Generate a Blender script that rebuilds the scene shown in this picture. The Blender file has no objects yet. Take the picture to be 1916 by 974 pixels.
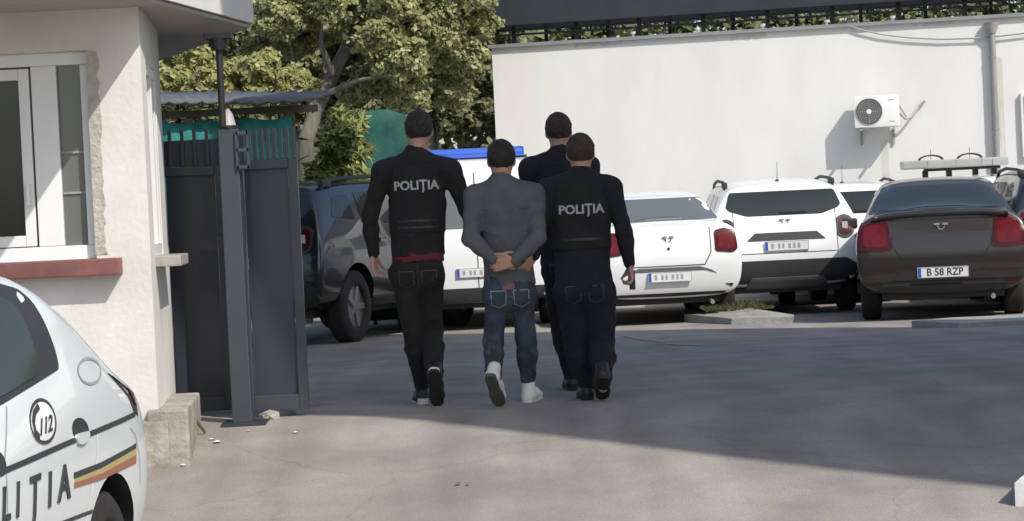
import bpy, bmesh, math, random
import numpy as np
from math import radians as R, sin, cos, pi, atan
from mathutils import Vector, Matrix, noise as mnoise
from mathutils.bvhtree import BVHTree
from mathutils.geometry import delaunay_2d_cdt
random.seed(7); rng = np.random.default_rng(7)
S = bpy.context.scene; COL = S.collection

# ------------------------------------------------------------------ camera, light, exposure
FPX, CX, CY, CAMZ = 4000.0, 958.0, 487.0, 1.15
cam = bpy.data.objects.new('camera', bpy.data.cameras.new('camera')); COL.objects.link(cam)
cam.data.sensor_width = 36; cam.data.lens = 36*FPX/1916; cam.data.clip_end = 800; cam.data.clip_start = .1
pt, rl = -atan(87/4000), R(2.7)
_f = Vector((0, cos(pt), sin(pt))); _u0 = Vector((1,0,0)).cross(_f)
_r = Vector((1,0,0))*cos(rl) - _u0*sin(rl); _u = _r.cross(_f)
cam.matrix_world = Matrix(((_r.x,_u.x,-_f.x,0),(_r.y,_u.y,-_f.y,0),(_r.z,_u.z,-_f.z,CAMZ),(0,0,0,1)))
S.camera = cam
def W(px, py, Y):
    d = _f + _r*((px-CX)/FPX) - _u*((py-CY)/FPX)
    return Vector((0,0,CAMZ)) + d*(Y/d.y)
def GZ(y):
    if y < 8.9: return -.43
    if y < 12.4: return -.43*(1-(y-8.9)/3.5)
    if y < 16: return 0
    return -.14*min(1, (y-16)/5)-.055*max(0, min(1, (y-21.5)/3.5))

wd = bpy.data.worlds.new('World'); S.world = wd; wd.use_nodes = True
nt = wd.node_tree; sky = nt.nodes.new('ShaderNodeTexSky'); sky.sky_type = 'NISHITA'; sky.sun_disc = False
sky.sun_elevation = R(45); sky.sun_rotation = R(140); sky.dust_density = 2.0; sky.air_density = 1.0
nt.links.new(sky.outputs[0], nt.nodes['Background'].inputs[0]); nt.nodes['Background'].inputs[1].default_value = .148
sl = bpy.data.lights.new('sun', 'SUN'); sl.energy = 3.6; sl.angle = R(.53); sl.color = (1, .955, .89)
so = bpy.data.objects.new('sun', sl); COL.objects.link(so)
so.rotation_euler = Vector((.643, -.766, 1.0)).to_track_quat('Z', 'Y').to_euler(); so.location = (5, -5, 20)
S.view_settings.view_transform = 'Standard'; S.view_settings.look = 'None'
S.view_settings.exposure = .27; S.view_settings.gamma = 1; S.view_settings.use_curve_mapping = False

# ------------------------------------------------------------------ materials
def mat(name, col, rough=.6, metal=0, var=0, vs=8, bump=0, bs=60, coat=0, col2=None, spec=.5, trans=0, stretch=None, emit=None):
    m = bpy.data.materials.new(name); m.use_nodes = True; n = m.node_tree; L = n.links
    b = n.nodes['Principled BSDF']; c = (*col, 1)
    b.inputs['Base Color'].default_value = c; b.inputs['Roughness'].default_value = rough
    b.inputs['Metallic'].default_value = metal; b.inputs['Coat Weight'].default_value = coat
    b.inputs['Coat Roughness'].default_value = .04; b.inputs['Specular IOR Level'].default_value = spec
    if emit: b.inputs['Emission Color'].default_value = (*emit[0], 1); b.inputs['Emission Strength'].default_value = emit[1]
    if var or bump or col2:
        tc = n.nodes.new('ShaderNodeTexCoord'); src = tc.outputs['Object']
        if stretch:
            mp = n.nodes.new('ShaderNodeMapping'); mp.inputs['Scale'].default_value = stretch
            L.new(src, mp.inputs[0]); src = mp.outputs[0]
    if var or col2:
        t = n.nodes.new('ShaderNodeTexNoise'); t.inputs['Scale'].default_value = vs; t.inputs['Detail'].default_value = 7
        t.inputs['Roughness'].default_value = .62; L.new(src, t.inputs['Vector'])
        rp = n.nodes.new('ShaderNodeValToRGB'); e = rp.color_ramp.elements
        e[0].position = .33; e[1].position = .68
        e[0].color = (*[x*(1-var) for x in col], 1); e[1].color = (*(col2 or [min(1, x*(1+var*.6)) for x in col]), 1)
        L.new(t.outputs[0], rp.inputs[0]); L.new(rp.outputs[0], b.inputs['Base Color'])
    if bump:
        t2 = n.nodes.new('ShaderNodeTexNoise'); t2.inputs['Scale'].default_value = bs; t2.inputs['Detail'].default_value = 5
        L.new(src, t2.inputs['Vector']); bp = n.nodes.new('ShaderNodeBump'); bp.inputs['Strength'].default_value = bump
        bp.inputs['Distance'].default_value = .02; L.new(t2.outputs[0], bp.inputs['Height']); L.new(bp.outputs[0], b.inputs['Normal'])
    return m
def leafmat(name, ca, cb, cc):
    m = bpy.data.materials.new(name); m.use_nodes = True; n = m.node_tree; L = n.links; b = n.nodes['Principled BSDF']
    g = n.nodes.new('ShaderNodeNewGeometry'); rp = n.nodes.new('ShaderNodeValToRGB'); e = rp.color_ramp.elements
    e[0].color = (*ca, 1); e[1].color = (*cc, 1); x = e.new(.5); x.color = (*cb, 1)
    L.new(g.outputs['Random Per Island'], rp.inputs[0]); L.new(rp.outputs[0], b.inputs['Base Color'])
    b.inputs['Roughness'].default_value = .55; b.inputs['Specular IOR Level'].default_value = .3
    tr = n.nodes.new('ShaderNodeBsdfTranslucent'); L.new(rp.outputs[0], tr.inputs[0])
    mx = n.nodes.new('ShaderNodeMixShader'); mx.inputs[0].default_value = .42
    L.new(b.outputs[0], mx.inputs[1]); L.new(tr.outputs[0], mx.inputs[2]); L.new(mx.outputs[0], n.nodes['Material Output'].inputs[0])
    return m
M = {}
M['plaster'] = mat('plaster', (.62,.60,.56), .9, var=.1, vs=1.6, bump=.16, bs=30, col2=(.70,.68,.645))
M['plaster_white'] = mat('plaster_white', (.655,.652,.61), .92, var=.07, vs=.9, bump=.0, bs=20, col2=(.69,.687,.652), stretch=(1.1,1,.4))
M['plinth'] = mat('plinth', (.30,.27,.22), .95, var=.35, vs=5, bump=.8, bs=18, col2=(.42,.39,.33))
M['mortar'] = mat('mortar', (.44,.41,.36), .95, var=.2, vs=12, bump=.8, bs=30)
M['pvc'] = mat('pvc', (.74,.74,.73), .35, var=.03, vs=3)
M['tin_red'] = mat('tin_red', (.19,.078,.068), .55, var=.25, vs=6)
M['tin_grey'] = mat('tin_grey', (.33,.31,.28), .6, var=.2, vs=8)
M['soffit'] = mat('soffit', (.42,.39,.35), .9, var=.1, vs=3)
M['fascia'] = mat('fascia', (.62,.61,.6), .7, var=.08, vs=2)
M['glass_dark'] = mat('glass_dark', (.015,.02,.02), .06, spec=.6)
M['glass_green'] = mat('glass_green', (.035,.045,.038), .12, spec=.25)
M['glass_car'] = mat('glass_car', (.022,.028,.027), .05, spec=.6)
M['glass_grey'] = mat('glass_grey', (.12,.13,.125), .1, spec=.7)
M['curtain'] = mat('curtain', (.30,.31,.29), .8, var=.3, vs=5, stretch=(6,1,.5))
M['gate'] = mat('gate', (.040,.050,.061), .5, var=.14, vs=2.5, coat=.1)
M['gate_panel'] = mat('gate_panel', (.031,.036,.050), .45, var=.16, vs=1.5, coat=.15)
M['black'] = mat('black', (.012,.012,.013), .5)
M['rubber'] = mat('rubber', (.018,.017,.017), .85, var=.3, vs=20)
M['plastic'] = mat('plastic', (.028,.029,.031), .6, var=.15, vs=6)
M['paint_white'] = mat('paint_white', (.76,.77,.77), .35, coat=.8, var=.02, vs=2)
M['paint_police'] = mat('paint_police', (.64,.685,.70), .35, coat=.8, var=.03, vs=2)
M['paint_brown'] = mat('paint_brown', (.038,.030,.027), .32, metal=.3, coat=.7)
M['paint_navy'] = mat('paint_navy', (.010,.012,.018), .3, metal=.2, coat=.9)
M['red_lens'] = mat('red_lens', (.13,.006,.010), .25, spec=.35, var=.3, vs=14)
M['red_dark'] = mat('red_dark', (.06,.004,.007), .25, spec=.35)
M['clear_lens'] = mat('clear_lens', (.5,.45,.45), .15, coat=1)
M['chrome'] = mat('chrome', (.45,.45,.45), .2, metal=.9)
M['rim'] = mat('rim', (.32,.32,.33), .35, metal=.7)
M['plate'] = mat('plate', (.66,.67,.66), .4, var=.05, vs=8)
M['plate_blue'] = mat('plate_blue', (.03,.08,.35), .4)
M['ink'] = mat('ink', (.03,.035,.04), .5)
M['ink_grey'] = mat('ink_grey', (.30,.31,.31), .5)
M['decal_yellow'] = mat('decal_yellow', (.40,.33,.14), .45)
M['decal_red'] = mat('decal_red', (.29,.12,.075), .45)
M['blue_light'] = mat('blue_light', (.03,.10,.50), .15, coat=1)
M['light_bar'] = mat('light_bar', (.34,.34,.32), .35, coat=.4, var=.12, vs=6)
M['tarp'] = mat('tarp', (.012,.13,.11), .8, var=.5, vs=3.2, bump=1, bs=6, col2=(.035,.27,.23))
M['net'] = mat('net', (.010,.075,.055), .85, var=.5, vs=2, bump=1, bs=5, col2=(.02,.12,.09))
M['sheet'] = mat('sheet', (.10,.11,.115), .6, var=.25, vs=2)
M['wood'] = mat('wood', (.13,.10,.07), .85, var=.3, vs=5)
M['bark'] = mat('bark', (.15,.135,.108), .95, var=.5, vs=7, bump=1, bs=12, stretch=(1,1,.3))
M['dark_metal'] = mat('dark_metal', (.022,.027,.033), .5, var=.2, vs=2)
M['zinc'] = mat('zinc', (.30,.30,.30), .45, metal=.4, var=.15, vs=3)
M['kerb'] = mat('kerb', (.33,.32,.29), .9, var=.2, vs=6, bump=.6, bs=25)
M['line'] = mat('line', (.62,.62,.6), .8, var=.25, vs=9)
M['line_worn'] = mat('line_worn', (.36,.355,.34), .9, var=.3, vs=30, col2=(.46,.455,.44))
M['ac'] = mat('ac', (.72,.72,.69), .4, var=.04, vs=3)
M['grille'] = mat('grille', (.10,.105,.11), .5)
M['hair_brown'] = mat('hair_brown', (.055,.030,.022), .75, bump=1, bs=90, var=.4, vs=30)
M['leather'] = mat('leather', (.008,.008,.009), .45, var=.3, vs=30)
M['skin'] = mat('skin', (.42,.24,.17), .55, var=.12, vs=14)
M['hair'] = mat('hair', (.018,.014,.012), .7, bump=1, bs=90, stretch=(1,1,.25), var=.4, vs=30)
M['cloth_black'] = mat('cloth_black', (.0095,.0095,.0105), .9, var=.3, vs=10, bump=.5, bs=220)
M['cloth_navy'] = mat('cloth_navy', (.007,.0085,.0135), .88, var=.25, vs=8, bump=.5, bs=220)
M['cloth_navy2'] = mat('cloth_navy2', (.006,.0075,.0135), .9, var=.25, vs=8, bump=.5, bs=220)
M['cloth_grey'] = mat('cloth_grey', (.105,.107,.116), .95, var=.14, vs=9, bump=.6, bs=160)
M['hem_pink'] = mat('hem_pink', (.17,.10,.105), .9)
M['hem_red'] = mat('hem_red', (.10,.012,.014), .9)
M['jeans'] = mat('jeans', (.020,.034,.066), .9, var=.45, vs=5.5, bump=.5, bs=200, col2=(.075,.10,.14))
M['jeans_patch'] = mat('jeans_patch', (.050,.040,.038), .9, var=.3, vs=14)
M['shoe_white'] = mat('shoe_white', (.68,.67,.64), .6, var=.08, vs=20)
M['sole_olive'] = mat('sole_olive', (.11,.10,.07), .9, var=.3, vs=30)
M['print'] = mat('print', (.34,.35,.37), .6)
M['leaf_yellow'] = leafmat('leaf_yellow', (.18,.19,.06), (.36,.36,.13), (.54,.51,.25))
M['leaf_mid'] = leafmat('leaf_mid', (.15,.165,.06), (.32,.33,.14), (.52,.52,.30))
M['leaf_dark'] = leafmat('leaf_dark', (.06,.072,.028), (.16,.17,.075), (.32,.32,.17))
M['leaf_fresh'] = leafmat('leaf_fresh', (.05,.07,.02), (.22,.25,.07), (.46,.50,.20))
M['grass'] = leafmat('grass', (.05,.06,.02), (.09,.10,.04), (.13,.12,.06))
# asphalt: fine aggregate, large stains, patches and cracks
def asphalt():
    m = bpy.data.materials.new('asphalt'); m.use_nodes = True; n = m.node_tree; L = n.links; b = n.nodes['Principled BSDF']
    tc = n.nodes.new('ShaderNodeTexCoord')
    def nz(s, d=6):
        t = n.nodes.new('ShaderNodeTexNoise'); t.inputs['Scale'].default_value = s; t.inputs['Detail'].default_value = d
        L.new(tc.outputs['Object'], t.inputs['Vector']); return t.outputs[0]
    def ramp(s, a, bb, p0=.35, p1=.65):
        r = n.nodes.new('ShaderNodeValToRGB'); r.color_ramp.elements[0].position = p0; r.color_ramp.elements[1].position = p1
        r.color_ramp.elements[0].color = (*a, 1); r.color_ramp.elements[1].color = (*bb, 1); L.new(s, r.inputs[0]); return r.outputs[0]
    def mul(a, c, f=1):
        x = n.nodes.new('ShaderNodeMix'); x.data_type = 'RGBA'; x.blend_type = 'MULTIPLY'; x.inputs[0].default_value = f
        L.new(a, x.inputs[6]); L.new(c, x.inputs[7]); return x.outputs[2]
    big = ramp(nz(.28, 5), (.250,.224,.200), (.298,.272,.247))
    mid = ramp(nz(2.2, 8), (.86,.86,.86), (1.1,1.1,1.1)); fin = ramp(nz(95, 3), (.90,.90,.90), (1.10,1.10,1.10))
    v = n.nodes.new('ShaderNodeTexVoronoi'); v.feature = 'DISTANCE_TO_EDGE'; v.inputs['Scale'].default_value = .42
    wv = n.nodes.new('ShaderNodeTexNoise'); wv.inputs['Scale'].default_value = 1.6; wv.inputs['Detail'].default_value = 8
    L.new(tc.outputs['Object'], wv.inputs['Vector'])
    ad = n.nodes.new('ShaderNodeVectorMath'); ad.operation = 'MULTIPLY_ADD'; ad.inputs[1].default_value = (.5,.5,.5)
    L.new(wv.outputs['Color'], ad.inputs[0]); L.new(tc.outputs['Object'], ad.inputs[2]); L.new(ad.outputs[0], v.inputs['Vector'])
    crk = ramp(v.outputs['Distance'], (.80,.79,.77), (1,1,1), 0, .005)
    sp = n.nodes.new('ShaderNodeTexVoronoi'); sp.inputs['Scale'].default_value = 1.1; sp.inputs['Randomness'].default_value = 1
    L.new(ad.outputs[0], sp.inputs['Vector']); oil = ramp(sp.outputs['Distance'], (.66,.65,.64), (1,1,1), .04, .17)
    msk = ramp(nz(.9, 2), (0,0,0), (1,1,1), .56, .64)
    ox_ = n.nodes.new('ShaderNodeMix'); ox_.data_type = 'RGBA'; ox_.inputs[6].default_value = (1,1,1,1); L.new(msk, ox_.inputs[0]); L.new(oil, ox_.inputs[7])
    st_ = n.nodes.new('ShaderNodeMapping'); st_.inputs['Scale'].default_value = (2.6,.22,1); st_.inputs['Rotation'].default_value = (0,0,.35); L.new(tc.outputs['Object'], st_.inputs[0])
    sn = n.nodes.new('ShaderNodeTexNoise'); sn.inputs['Scale'].default_value = 1.0; sn.inputs['Detail'].default_value = 6; L.new(st_.outputs[0], sn.inputs['Vector'])
    trk = ramp(sn.outputs[0], (.90,.90,.90), (1.06,1.06,1.05), .4, .6)
    mid = mul(mul(mid, ox_.outputs[2]), trk)
    L.new(mul(mul(mul(big, mid), fin), crk, .6), b.inputs['Base Color']); b.inputs['Roughness'].default_value = .88
    b.inputs['Specular IOR Level'].default_value = .3
    bp = n.nodes.new('ShaderNodeBump'); bp.inputs['Strength'].default_value = .35; bp.inputs['Distance'].default_value = .01
    L.new(nz(95, 3), bp.inputs['Height']); L.new(bp.outputs[0], b.inputs['Normal'])
    return m
M['asphalt'] = asphalt()

# ------------------------------------------------------------------ object helpers
def link(o, parent=None, label=None, cat=None, group=None, kind=None):
    COL.objects.link(o)
    if parent: o.parent = parent
    if label: o['label'] = label
    if cat: o['category'] = cat
    if group: o['group'] = group
    if kind: o['kind'] = kind
    return o
def root(name, loc, rz, label, cat, group=None):
    o = bpy.data.objects.new(name, None); o.location = loc; o.rotation_euler = (0, 0, rz); o.empty_display_size = .2
    return link(o, None, label, cat, group)
def mobj(name, v, f, m, parent=None, smooth=False, **k):
    me = bpy.data.meshes.new(name); me.from_pydata([tuple(p) for p in v], [], [tuple(q) for q in f]); me.validate()
    me.materials.append(m); me.shade_smooth() if smooth else None
    return link(bpy.data.objects.new(name, me), parent, **k)
class MB:
    def __init__(s): s.bm = bmesh.new()
    def box(s, c, d, rz=0, bev=0, mat_=None):
        b = bmesh.new(); bmesh.ops.create_cube(b, size=1); bmesh.ops.scale(b, vec=d, verts=b.verts)
        if bev: bmesh.ops.bevel(b, geom=b.edges[:], offset=bev, segments=2, affect='EDGES', profile=.6)
        mt = Matrix.Translation(c) @ (mat_ if mat_ else Matrix.Rotation(rz, 4, 'Z')); bmesh.ops.transform(b, matrix=mt, verts=b.verts)
        s._in(b); return s
    def cyl(s, a, b_, r1, r2=None, n=16):
        a, b_ = Vector(a), Vector(b_); d = b_-a; b = bmesh.new()
        bmesh.ops.create_cone(b, cap_ends=True, segments=n, radius1=r1, radius2=r1 if r2 is None else r2, depth=d.length)
        bmesh.ops.transform(b, matrix=Matrix.Translation((a+b_)/2) @ d.to_track_quat('Z', 'Y').to_matrix().to_4x4(), verts=b.verts)
        s._in(b); return s
    def tube(s, pts, r, n=8):
        for a, b_ in zip(pts[:-1], pts[1:]): s.cyl(a, b_, r, r, n)
        return s
    def prism(s, poly, z0, z1):      # poly in xy
        v = [s.bm.verts.new((x, y, z)) for z in (z0, z1) for x, y in poly]; n = len(poly)
        s.bm.faces.new(v[:n][::-1]); s.bm.faces.new(v[n:])
        for i in range(n): s.bm.faces.new((v[i], v[(i+1) % n], v[n+(i+1) % n], v[n+i]))
        return s
    def _in(s, b):
        me = bpy.data.meshes.new('t'); b.to_mesh(me); b.free(); s.bm.from_mesh(me); bpy.data.meshes.remove(me)
    def build(s, name, m, parent=None, smooth=False, **k):
        bmesh.ops.recalc_face_normals(s.bm, faces=s.bm.faces[:])
        me = bpy.data.meshes.new(name); s.bm.to_mesh(me); s.bm.free(); me.materials.append(m)
        if smooth: me.shade_smooth(); me.set_sharp_from_angle(angle=R(40))
        return link(bpy.data.objects.new(name, me), parent, **k)
def chaikin(p, it=2, q=.25):
    p = [Vector(a) for a in p]
    for _ in range(it):
        o = []
        for i in range(len(p)):
            a, b = p[i], p[(i+1) % len(p)]; o += [a.lerp(b, q), a.lerp(b, 1-q)]
        p = o
    return p
def roundp(p, r, k=4):
    p = [Vector(a) for a in p]; n = len(p); o = []
    for i in range(n):
        a, b, c = p[i-1], p[i], p[(i+1) % n]; u, w = a-b, c-b
        q = min(r, u.length*.4, w.length*.4); u = b+u.normalized()*q; w = b+w.normalized()*q
        for j in range(k+1): t_ = j/k; o.append(u*(1-t_)**2+b*2*t_*(1-t_)+w*t_**2)
    return o
def circ(cx, cy, rx, ry=None, n=20): ry = ry or rx; return [Vector((cx+rx*cos(2*pi*i/n), cy+ry*sin(2*pi*i/n))) for i in range(n)]
def rect(x0, y0, x1, y1): return [(x0,y0),(x1,y0),(x1,y1),(x0,y1)]
def fill(poly, step):
    poly = [Vector(p[:2]) for p in poly]; pts = []; n = len(poly)
    for i in range(n):
        a, b = poly[i], poly[(i+1) % n]; k = max(1, int((b-a).length/step))
        pts += [a.lerp(b, j/k) for j in range(k)]
    nb = len(pts); xs = [p.x for p in pts]; ys = [p.y for p in pts]
    y = min(ys)+step*.5
    def inside(x, y):
        c = False
        for i in range(nb):
            a, b = pts[i], pts[(i+1) % nb]
            if (a.y > y) != (b.y > y) and x < (b.x-a.x)*(y-a.y)/(b.y-a.y)+a.x: c = not c
        return c
    inner = []
    while y < max(ys):
        x = min(xs)+step*.5
        while x < max(xs):
            if inside(x, y) and min((p-Vector((x, y))).length_squared for p in pts) > (step*.35)**2: inner.append(Vector((x, y)))
            x += step
        y += step
    v, e, f, *_ = delaunay_2d_cdt(pts+inner, [(i, (i+1) % nb) for i in range(nb)], [list(range(nb))], 1, 1e-5)
    return v, f
AX = {'rear': (Vector((0,1,0)), lambda p: Vector((p[0], -9, p[1]))),
      'front': (Vector((0,-1,0)), lambda p: Vector((p[0], 9, p[1]))),
      'left': (Vector((1,0,0)), lambda p: Vector((-9, p[0], p[1]))),
      'right': (Vector((-1,0,0)), lambda p: Vector((9, p[0], p[1]))),
      'top': (Vector((0,0,-1)), lambda p: Vector((p[0], p[1], 9)))}
def decal(name, bvh, poly, axis, m, parent, off=.004, th=.012, step=.05, tri=None, **k):
    """a sheet of real thickness that follows the surface below it"""
    d, fo = AX[axis]; v2, f2 = tri if tri else fill(poly, step); top = []; bot = []; last = None
    hits = []
    for p in v2:
        o = fo(p); h = bvh.ray_cast(o, d); hits.append(h if h[0] is not None else None)
    good = [i for i, h in enumerate(hits) if h]
    if not good: return None
    for i, p in enumerate(v2):
        h = hits[i]
        if not h:
            j = min(good, key=lambda q: (v2[q]-Vector(p[:2])).length_squared if hasattr(v2[q]-Vector(p[:2]), 'length_squared') else 0); h = hits[j]
        nrm = h[1] if h[1].dot(d) < 0 else -h[1]
        top.append(h[0]+nrm*off); bot.append(h[0]-nrm*(th-off))
    n = len(top); F = []
    cnt = {}
    a0 = Vector((0,0,0))
    for f in f2:
        F.append(tuple(f))
        for i in range(len(f)):
            e = (f[i], f[(i+1) % len(f)]); cnt[e] = cnt.get(e, 0)+1
    for (a, b) in list(cnt):
        if (b, a) not in cnt: F.append((b, a, a+n, b+n))
    F += [tuple(i+n for i in f[::-1]) for f in f2]
    o = mobj(name, top+bot, F, m, parent, **k)
    bm = bmesh.new(); bm.from_mesh(o.data); bmesh.ops.recalc_face_normals(bm, faces=bm.faces[:]); bm.to_mesh(o.data); bm.free()
    o.data.shade_smooth(); o.data.set_sharp_from_angle(angle=R(50))
    return o
def text2d(txt, size, cx, cy, sx=1, bold=0.0, mirror=False):
    cu = bpy.data.curves.new('t', 'FONT'); cu.body = txt; cu.size = size; cu.align_x = 'CENTER'; cu.align_y = 'CENTER'
    cu.offset = bold; cu.resolution_u = 3
    o = bpy.data.objects.new('t', cu); COL.objects.link(o); bpy.context.view_layer.update()
    me = bpy.data.meshes.new_from_object(o.evaluated_get(bpy.context.evaluated_depsgraph_get()))
    g = -1 if mirror else 1
    v = [Vector((g*p.co.x*sx+cx, p.co.y+cy)) for p in me.vertices]; f = [tuple(q.vertices) for q in me.polygons]
    bpy.data.objects.remove(o); bpy.data.curves.remove(cu); bpy.data.meshes.remove(me)
    return v, f
def refine(v, f, L):
    bm = bmesh.new(); vs = [bm.verts.new((p.x, p.y, 0)) for p in v]
    for q in f:
        try: bm.faces.new([vs[i] for i in q])
        except ValueError: pass
    bmesh.ops.triangulate(bm, faces=bm.faces[:])
    for _ in range(5):
        e = [e for e in bm.edges if e.calc_length() > L]
        if not e: break
        bmesh.ops.subdivide_edges(bm, edges=e, cuts=1); bmesh.ops.triangulate(bm, faces=bm.faces[:])
    bm.verts.index_update(); out = [Vector((q.co.x, q.co.y)) for q in bm.verts], [tuple(w.index for w in q.verts) for q in bm.faces]; bm.free(); return out
def bvh_of(me): return BVHTree.FromPolygons([v.co.copy() for v in me.vertices], [tuple(p.vertices) for p in me.polygons])
def evaluated(o):
    bpy.context.view_layer.update()
    return bpy.data.meshes.new_from_object(o.evaluated_get(bpy.context.evaluated_depsgraph_get()))

# ------------------------------------------------------------------ ground
xs = np.unique(np.concatenate([np.linspace(-300, -14, 12), np.linspace(-14, 14, 57), np.linspace(14, 300, 12)]))
ys = np.unique(np.concatenate([np.linspace(-200, 6, 16), np.linspace(6, 30, 97), np.linspace(30, 400, 20)]))
gv = []; gf = []
for y in ys:
    for x in xs: gv.append((x, y, GZ(y)+(.010*mnoise.noise(Vector((x*.6, y*.6, 0))) if 6 < y < 30 else 0)))
nx = len(xs)
for j in range(len(ys)-1):
    for i in range(nx-1): a = j*nx+i; gf.append((a, a+1, a+nx+1, a+nx))
mobj('ground', gv, gf, M['asphalt'], None, True, kind='structure', label='grey asphalt of the yard and entrance')
def G(px, py):
    d = _f + _r*((px-CX)/FPX) - _u*((py-CY)/FPX); y = 6
    while y < 60:
        p = Vector((0,0,CAMZ)) + d*(y/d.y)
        if p.z < GZ(y): return Vector((p.x, p.y, GZ(y)))
        y += .01
# painted line fragments on the yard
def ribbon(pts, w, name, m, z=.012, **k):
    v = []; f = []
    for i, p in enumerate(pts):
        q = pts[min(i+1, len(pts)-1)]-pts[max(i-1, 0)]; nn = Vector((-q.y, q.x, 0)).normalized()*w/2
        v += [p+nn+Vector((0,0,z)), p-nn+Vector((0,0,z))]
        if i: f.append((2*i-2, 2*i-1, 2*i+1, 2*i))
    return mobj(name, v, f, m, None, **k)
ribbon([G(1168,630), G(1240,640)], .03, 'road_marking', M['line_worn'], kind='structure')
ribbon([G(1246,645), G(1306,647)], .06, 'road_marking', M['line_worn'], kind='structure')
def kerb(poly, h, name, label):
    z = min(GZ(p[1]) for p in poly)
    MB().prism(poly, z-.1, z+h).build(name, M['kerb'], None, kind='structure', label=label)
kerb([(1.95,24.6),(2.35,23.2),(3.0,23.0),(3.05,23.35),(2.75,25.6),(2.2,26.6)], .10, 'kerb', 'low concrete island kerb beside the white cars')
# dry grass on the island
gvx = []; gfx = []
for i in range(900):
    x = 2.1+rng.random()*.75; y = 23.3+rng.random()*2; a = rng.random()*6.28; h = .025+rng.random()*.025; w_ = .010
    b0 = len(gvx); gvx += [(x-w_*cos(a), y-w_*sin(a), -.02), (x+w_*cos(a), y+w_*sin(a), -.02), (x+.03*rng.normal(), y+.03*rng.normal(), -.02+h)]
    gfx.append((b0, b0+1, b0+2))
mobj('grass', gvx, gfx, M['grass'], None, label='dry grass on the kerbed island', kind='stuff')
kerb([(3.85,20.75),(4.15,20.0),(9,19.3),(9,20.5),(4.3,21.0)], .07, 'kerb', 'low raised island edge in front of the brown car')

# unseen block added off frame; its roof is shaped to shade the yard
t = root('shade_block', (13, 8, 0), 0, 'unseen pale block with jutting flat roof, added right of the yard to shade it', 'building')
MB().box((1.5, 0, 4.3), (9, 10, 10)).build('wall', M['plaster_white'], t)
MB().prism([(2.1-13,7.72-8),(9.0-13,2.55-8),(19-13,2.5-8),(19-13,13.3-8),(10.5-13,13.3-8),(2.1-13,19.8-8)], 9.0, 9.3).build('roof', M['fascia'], t)  # slab outline laid out from the shadow edges wanted on the yard
for i in range(3):
    for j in range(4):
        w_ = MB().box((-3.02, -3.6+2.4*j, 1.8+2.7*i), (.06, 1.3, 1.4)).build('window', M['pvc'], t)
        MB().box((-3.06, -3.6+2.4*j, 1.8+2.7*i), (.02, 1.1, 1.2)).build('pane', M['glass_dark'], w_)

# ------------------------------------------------------------------ guardhouse on the left
WY = 11.5; XC = W(283, 500, WY).x
t = root('guardhouse', (XC, WY, 0), 0, 'white plastered guardhouse with red window sill left of the gate', 'building')
def L3(px, py, Y=WY): p = W(px, py, Y); return p.x-XC, p.z
wx0, wz0 = L3(0, 484); wx1, wz1 = L3(186, 486); _, wz2 = L3(140, 97)
wl, wr_, zb, zt = -2.6, L3(172, 300)[0], L3(100, 487)[1], L3(100, 96)[1]
SX = .0  # side wall plane
Lw = 1.45
ZR = 2.42
# front wall around the window opening (wl..wr_, zb..zt)
m = MB()
def wallpart(x0, x1, z0, z1): m.box(((x0+x1)/2, .11, (z0+z1)/2), (x1-x0, .22, z1-z0))
wallpart(-5, wl, .0, ZR); wallpart(wr_, 0, .0, ZR); wallpart(wl, wr_, .0, zb); wallpart(wl, wr_, zt, ZR)
# side wall with the second window opening
sy0, sy1 = .10, .80
sz0, sz1 = L3(290, 478)[1], L3(270, 108)[1]
def sp(y0, y1, z0, z1): m.box((-.11, (y0+y1)/2, (z0+z1)/2), (.22, y1-y0, z1-z0))
sp(.22, Lw, 0, sz0); sp(.95, Lw, sz0, ZR); sp(.22, .95, sz1, ZR)
m.box((-2.6, Lw+1.2, ZR/2), (4.8, .2, ZR))
bmesh.ops.subdivide_edges(m.bm, edges=[e for e in m.bm.edges if e.calc_length() > .5], cuts=6, use_grid_fill=True)
wall = m.build('wall', M['plaster'], t); GH = t
m = MB(); m.box((-2.45, -.03, -.18), (5.02, .12, .62), bev=.012); m.box((.055, .50, -.12), (.22, 1.1, .62), bev=.015); m.build('plinth', M['plinth'], t)
# rough patch of crumbling mortar beside the frame
pv = []
for k in range(26): pv.append((wr_+.045+.022*rng.random(), zb+.02+(zt-zb-.03)*k/25))
poly = [(wr_-.005, zb+.02)]+pv+[(wr_-.005, zt)]
bw = bvh_of(wall.data)
decal('mortar_patch', BVHTree.FromPolygons([Vector((-5,0,-1)),Vector((1,0,-1)),Vector((1,0,4)),Vector((-5,0,4))], [(0,1,2,3)]), poly, 'rear', M['mortar'], t, off=.004, th=.006, step=.06)
# front window
w1 = MB()
fy = .10
def fr(x0, x1, z0, z1, y=fy, d=.07): w1.box(((x0+x1)/2, y, (z0+z1)/2), (abs(x1-x0), d, abs(z1-z0)), bev=.006)
fr(wl, wr_, zt-.07, zt); fr(wl, wr_, zb, zb+.075); fr(wr_-.055, wr_, zb+.0751, zt-.0701)
mx0 = L3(60, 300)[0]; mx1 = L3(108, 300)[0]
fr(mx0, mx1, zb+.0751, zt-.0701)
win = w1.build('window', M['pvc'], t)
MB().box(((mx1+wr_-.055)/2, fy+.01, (zb+zt)/2), (wr_-.055-mx1, .015, zt-zb-.12)).build('pane', M['glass_grey'], win)
cu = MB()
for i in range(9): cu.cyl(((mx1+.03)+i*(wr_-.11-mx1)/8, fy+.06, zb+.08), ((mx1+.03)+i*(wr_-.11-mx1)/8, fy+.06, zt-.08), .011, n=8)
for z in (zb+.36, zb+.58): cu.box(((mx1+wr_-.055)/2, fy-.002, z), (wr_-.055-mx1, .012, .012))
cu.build('blind', M['curtain'], win)
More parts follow.
